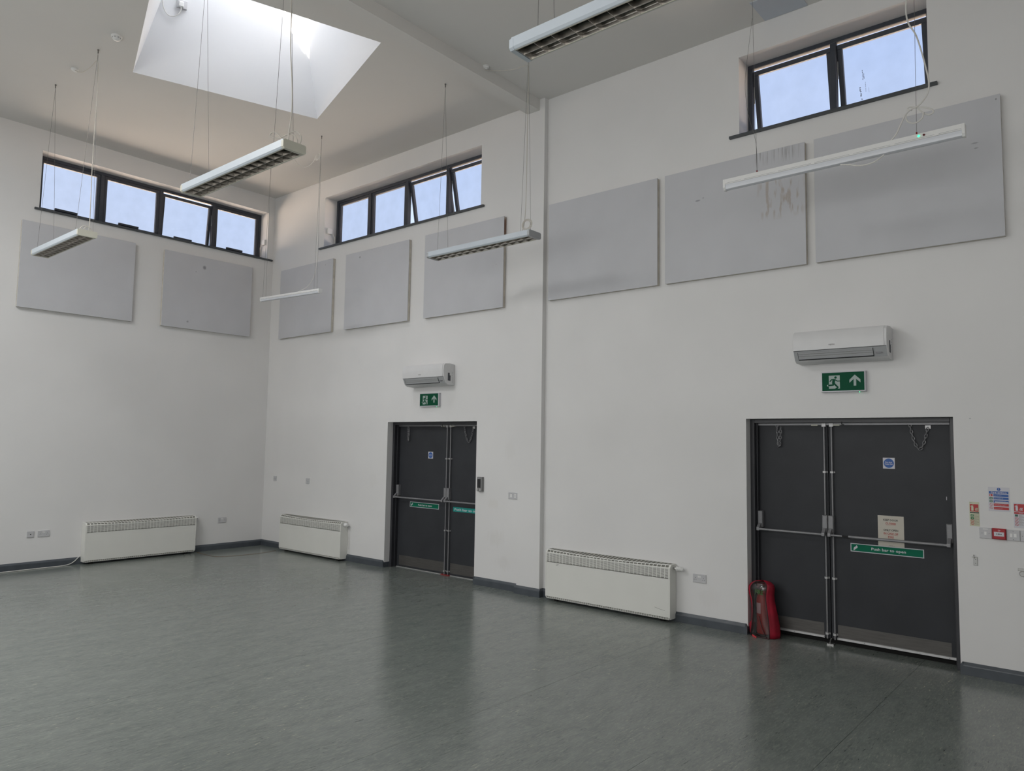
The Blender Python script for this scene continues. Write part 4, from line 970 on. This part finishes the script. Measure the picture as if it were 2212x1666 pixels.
local_parts(t, [((9.245, -1.10, 6.11), (9.285, -1.12, 4.16)), ((10.515, -1.10, 6.11), (10.499, -1.10, 4.17))],
    [[(10.25, -1.07, 4.13), (10.347, -1.09, 4.20), (10.392, -1.1, 4.275), (10.428, -1.1, 4.345), (10.467, -1.1, 4.377), (10.501, -1.1, 4.384), (10.536, -1.1, 4.407), (10.577, -1.1, 4.463), (10.590, -1.1, 4.542), (10.575, -1.1, 4.654), (10.546, -1.1, 4.807), (10.512, -1.1, 4.947), (10.464, -1.1, 5.056), (10.450, -1.1, 5.17), (10.462, -1.1, 5.30), (10.50, -1.1, 5.7), (10.515, -1.1, 6.05)],
     [(10.501, -1.09, 4.384), (10.55, -1.09, 4.370), (10.600, -1.09, 4.342), (10.612, -1.09, 4.316), (10.582, -1.09, 4.306), (10.54, -1.09, 4.335), (10.501, -1.09, 4.384), (10.455, -1.09, 4.400), (10.440, -1.09, 4.385), (10.47, -1.09, 4.372)],
     [(10.428, -1.095, 4.345), (10.435, -1.1, 4.300), (10.464, -1.1, 4.270), (10.502, -1.1, 4.264), (10.540, -1.1, 4.290), (10.549, -1.1, 4.331)],
     [(9.96, -1.12, 4.062), (10.026, -1.15, 4.037), (10.086, -1.15, 4.015), (10.153, -1.15, 4.006), (10.22, -1.15, 4.016), (10.28, -1.13, 4.060)]], .0058)
MB().tube(smooth_path([(9.250, -1.10, 5.55), (9.215, -1.10, 5.30), (9.180, -1.10, 4.98), (9.205, -1.10, 4.70), (9.275, -1.11, 4.42), (9.285, -1.12, 4.17)]), .0014, 5).build('suspension_wire', m_wire, t, world=True)
q = MB(); q.tube([(9.285, -1.12, 4.15), (9.285, -1.12, 4.172)], .006, 6); q.tube([(10.499, -1.10, 4.16), (10.499, -1.10, 4.19)], .006, 6); q.build('wire_grip', m_rust, t, world=True)
hk = MB(); hook(hk, 9.245, -1.10); hook(hk, 10.515, -1.10); hk.build('ceiling_hook', m_wire, t, world=True)

# ceiling fittings
def rose(x, y, label):
    t = thing('ceiling_rose', label, 'ceiling rose', (x, y, H), 0, None)
    MB().lathe([(.038, 0), (.038, .012), (.030, .022), (.012, .026), (.008, .034)], (0, 0, 0), 20, 'z', -1).build('cover', m_white, t, smooth=True)
    MB().lathe([(.042, 0), (.042, .004)], (0, 0, 0), 20, 'z', -1).build('base_ring', m_white, t)
rose(2.250, Y2, 'small white ceiling rose feeding the small louvred light by the end wall')
rose(6.105, Y1, 'small white ceiling rose beside the ceiling beam')
rose(2.210, -1.12, 'small white ceiling rose feeding the corner tube light')
t = thing('smoke_detector', 'white round smoke detector on the ceiling beside the rooflight', 'smoke detector', (3.397, -4.071, H), 0)
MB().lathe([(.055, 0), (.055, .014), (.048, .020)], (0, 0, 0), 24, 'z', -1).build('base', m_white, t, smooth=True)
MB().lathe([(.040, .018), (.042, .034), (.030, .046), (.012, .050)], (0, 0, 0), 24, 'z', -1).build('sensor_head', m_white, t, smooth=True)
q = MB()
for k in range(8):
    a_ = 2*PI*k/8; q.box(.040*math.cos(a_)-.005, .040*math.cos(a_)+.005, .040*math.sin(a_)-.005, .040*math.sin(a_)+.005, -.032, -.020)
q.build('vent_slots', m_grey, t)

# socket high on the rooflight shaft, with a plugged-in lead
n1 = Vector((c1.x-c2.x, c1.y-c2.y, 0)).normalized()      # along the face
pa, pb, pc_ = Vector(shaft_pt(0, 0)), Vector(shaft_pt(1, 0)), Vector(shaft_pt(0, 1))
nf = (pb-pa).cross(pc_-pa).normalized()
if nf.dot(Vector((ctr.x, ctr.y, H))-pa) < 0: nf = -nf
def on_face(px, py):
    d_ = (r2*((px-1106)/F_PX)-u2*((py-833)/F_PX)+fw); t_ = (pa-CAM).dot(nf)/d_.dot(nf); return CAM+d_*t_
SOC = Vector((3.168, -3.262, 7.000))
SOC = SOC-nf*(SOC-pa).dot(nf)                          # drop onto the shaft face
t = thing('single_socket', 'white socket with a plug and looped lead high inside the rooflight shaft', 'socket', tuple(SOC), 0)
ex = (pb-pa).normalized(); ez = nf.cross(ex); 
if ez.z < 0: ez = -ez
ex = ez.cross(-nf) if False else ex
Mx = Matrix((( ex.x, -nf.x, ez.x, SOC.x), (ex.y, -nf.y, ez.y, SOC.y), (ex.z, -nf.z, ez.z, SOC.z), (0, 0, 0, 1)))
t.matrix_world = Mx; WM[t.name] = Mx
MB().rbox(-.070, .043, -.030, 0, -.043, .050, .003).build('faceplate', m_plate, t)
MB().rbox(-.052, .002, -.060, -.028, -.032, .028, .006).build('plug', m_white, t)
MB().tube(smooth_path([(-.025, -.045, -.03), (-.025, -.045, -.075), (-.045, -.04, -.12), (-.09, -.03, -.155), (-.15, -.02, -.16), (-.20, -.02, -.11), (-.225, -.02, -.02), (-.225, -.02, .10), (-.24, -.02, .30)]), .0055, 7).build('lead', m_wcable, t, smooth=True)

# ------------------------------------------------------------------ cables on the floor
t = thing('floor_cable', 'thin brown cord on the floor between the two radiators in the corner', 'cable', (.75, -.9, 0), 0)
MB().tube(smooth_path([(.10, -1.20, .004), (.421, -1.213, .004), (.70, -1.20, .004), (.81, -1.02, .004), (.845, -.78, .004), (.85, -.50, .004), (.77, -.20, .004)]), .0024, 6).build('cord', m_brown, t, world=True, smooth=True)
t = thing('white_floor_cable', 'white cable along the end wall skirting, running up behind the radiator', 'cable', (.05, -3.4, 0), 0)
MB().tube(smooth_path([(.028, -2.895, .120), (.028, -2.925, .094), (.030, -2.969, .050), (.036, -3.03, .018), (.048, -3.115, .0065), (.060, -3.25, .0065), (.062, -3.5, .0065), (.075, -3.75, .0065), (.085, -4.1, .0065), (.08, -4.9, .0065)]), .0055, 7).build('cable', m_wcable, t, world=True, smooth=True)

# ------------------------------------------------------------------ extinguisher under its red cover
ER = R(-10)
t = thing('fire_extinguisher', 'red fire extinguisher seen through the clear front of the cover by the nearer doors', 'fire extinguisher', (8.842, .055, 0), ER)
MB().lathe([(.060, .018), (.070, .026), (.072, .04), (.072, .33), (.066, .365), (.048, .395), (.024, .41), (.018, .43)], (-.012, .02, 0), 28).build('cylinder', m_extred, t, smooth=True)
q = MB(); q.lathe([(.020, .425), (.022, .44), (.016, .458)], (-.012, .02, 0), 14); q.box(-.030, .006, -.02, .05, .452, .464); q.build('valve', m_steel, t)
q = MB(); q.tube([(-.012, .04, .462), (-.012, -.02, .480), (-.012, -.055, .470)], .006, 6); q.tube([(-.012, .04, .448), (-.012, -.03, .440), (-.012, -.055, .425)], .005, 6); q.build('handle_lever', m_ink, t)
MB().tube(smooth_path([(-.040, .0, .445), (-.075, -.02, .43), (-.088, -.02, .36), (-.088, -.02, .20), (-.086, -.02, .12)]), .009, 8).build('hose', m_ink, t, smooth=True)
lb = MB(); n_ = 8
for k in range(n_):
    a0, a1 = R(-128+k*5.5), R(-128+(k+1)*5.5); r_ = .0728
    lb.add([(-.012+r_*math.cos(a0), .02+r_*math.sin(a0), .215), (-.012+r_*math.cos(a1), .02+r_*math.sin(a1), .215), (-.012+r_*math.cos(a1), .02+r_*math.sin(a1), .315), (-.012+r_*math.cos(a0), .02+r_*math.sin(a0), .315)], [(0, 1, 2, 3)])
lb.build('instruction_label', m_signw, t)
q = MB(); q.ring(-.035, .425, .010, .014, -.060, 14); q.build('safety_tag_ring', m_signw, t)
MB().lathe([(.066, 0), (.072, .006), (.070, .020)], (-.012, .02, 0), 24).build('base_ring', m_ink, t)

t = thing('extinguisher_cover', 'red zip cover with clear front standing at the jamb of the nearer doors', 'cover', (8.842, .055, 0), ER)
# horizontal sections (z, half width left, half width right, front, back)
secs = [(0.004, .128, .150, .100, .085), (.05, .124, .152, .104, .09), (.12, .112, .146, .102, .09), (.20, .106, .130, .098, .088), (.28, .108, .112, .095, .086), (.34, .118, .100, .093, .085), (.39, .140, .096, .092, .083), (.43, .150, .100, .090, .08), (.465, .146, .106, .088, .075), (.495, .120, .100, .078, .066), (.518, .078, .066, .058, .050)]
def sect_pt(sec, ang, k):
    z, wl_, wr_, fr, bk = sec
    c_, s_ = math.cos(ang), math.sin(ang); wx = wr_ if c_ > 0 else wl_; wy = bk if s_ > 0 else fr
    f_ = 1+.030*math.sin(ang*5+z*5)+.016*math.sin(ang*11-z*7)
    pw = .8
    return (wx*math.copysign(abs(c_)**pw, c_)*f_, wy*math.copysign(abs(s_)**pw, s_)*f_, z)
NA = 40
def sheet(a0, a1, n, inset=0.0, zr=None):
    m = MB(); rows_ = []
    for si, sec in enumerate(secs):
        if zr and not (zr[0] <= sec[0] <= zr[1]): continue
        row = []
        for k in range(n+1):
            p = sect_pt(sec, a0+(a1-a0)*k/n, k); L_ = math.hypot(p[0], p[1]) or 1
            row.append((p[0]*(1-inset/L_), p[1]*(1-inset/L_), p[2]))
        rows_.append(row)
    nr = len(rows_)
    m.add([p for row in rows_ for p in row], [(i*(n+1)+k, i*(n+1)+k+1, (i+1)*(n+1)+k+1, (i+1)*(n+1)+k) for i in range(nr-1) for k in range(n)])
    apex_ = len(m.v); m.v.append((-.005, 0, .531)); m.f += [((nr-1)*(n+1)+k, (nr-1)*(n+1)+k+1, apex_) for k in range(n)]
    m.rows = rows_; return m
# fabric wraps round the back and sides; clear window in front
fb = sheet(R(-52), R(232), 34)
o = fb.build('red_fabric', m_coverred, t, smooth=True); sm = o.modifiers.new('thick', 'SOLIDIFY'); sm.thickness = .003
wn_ = sheet(R(-128), R(-52), 12, .001)
wn_.build('clear_window', m_film, t, smooth=True)
pp = MB()
for a_ in (-52, -128):
    pp.tube(smooth_path([sect_pt(s_, R(a_), 0) for s_ in secs], 3), .0045, 6)
pp.tube([sect_pt(secs[-1], R(-128)+R(76)*k/8, 0) for k in range(9)], .0045, 6)
pp.tube([sect_pt(secs[0], R(-128)+R(76)*k/8, 0) for k in range(9)], .0045, 6)
pp.tube(smooth_path([sect_pt(secs[0], R(-62), 0), (.045, -.108, .09), (.020, -.108, .17), (.004, -.1, .20)], 4), .004, 6)
pp.build('piping', m_piping, t, smooth=True)
tx = MB().text('FIRE', .008, .425, .040, -.0965, .085, .03); tx.build('lettering', principled('cover_print_green', (.035, .10, .02), .6), t)
q = MB(); q.poly([(-.128, .10), (-.104, .14), (-.100, .03), (-.118, .02)], -.060); q.build('side_flap', m_coverred, t)
q = MB(); q.add([(-.055, -.118, .002), (.0, -.138, .001), (-.002, -.136, .012), (-.060, -.112, .022)], [(0, 1, 2, 3), (3, 2, 1, 0)]); q.build('hem_flap', principled('bright_red_hem', (.55, .03, .04), .6), t)

# dried drip marks on the second pane of the nearer window
w3s = [o for o in bpy.data.objects['window_3'].children if o.name.startswith('sash')][1]
q = MB()
for (x_, z_, h_, w_) in ((.215, -.30, .10, .004), (.225, -.34, .05, .006), (.235, -.42, .10, .002), (.185, -.46, .05, .011), (.190, -.52, .03, .009), (.196, -.57, .014, .010), (.262, -.48, .05, .0015)):
    n_ = 5
    for k in range(n_): q.poly([(x_+random.uniform(-w_, 0), z_-h_*k/n_), (x_+random.uniform(0, w_), z_-h_*k/n_), (x_+random.uniform(0, w_), z_-h_*(k+.8)/n_), (x_+random.uniform(-w_, 0), z_-h_*(k+.8)/n_)], .0165)
q.build('dirt_mark', principled('dried_dirt', (.09, .085, .08), .9), w3s, kind='stuff')
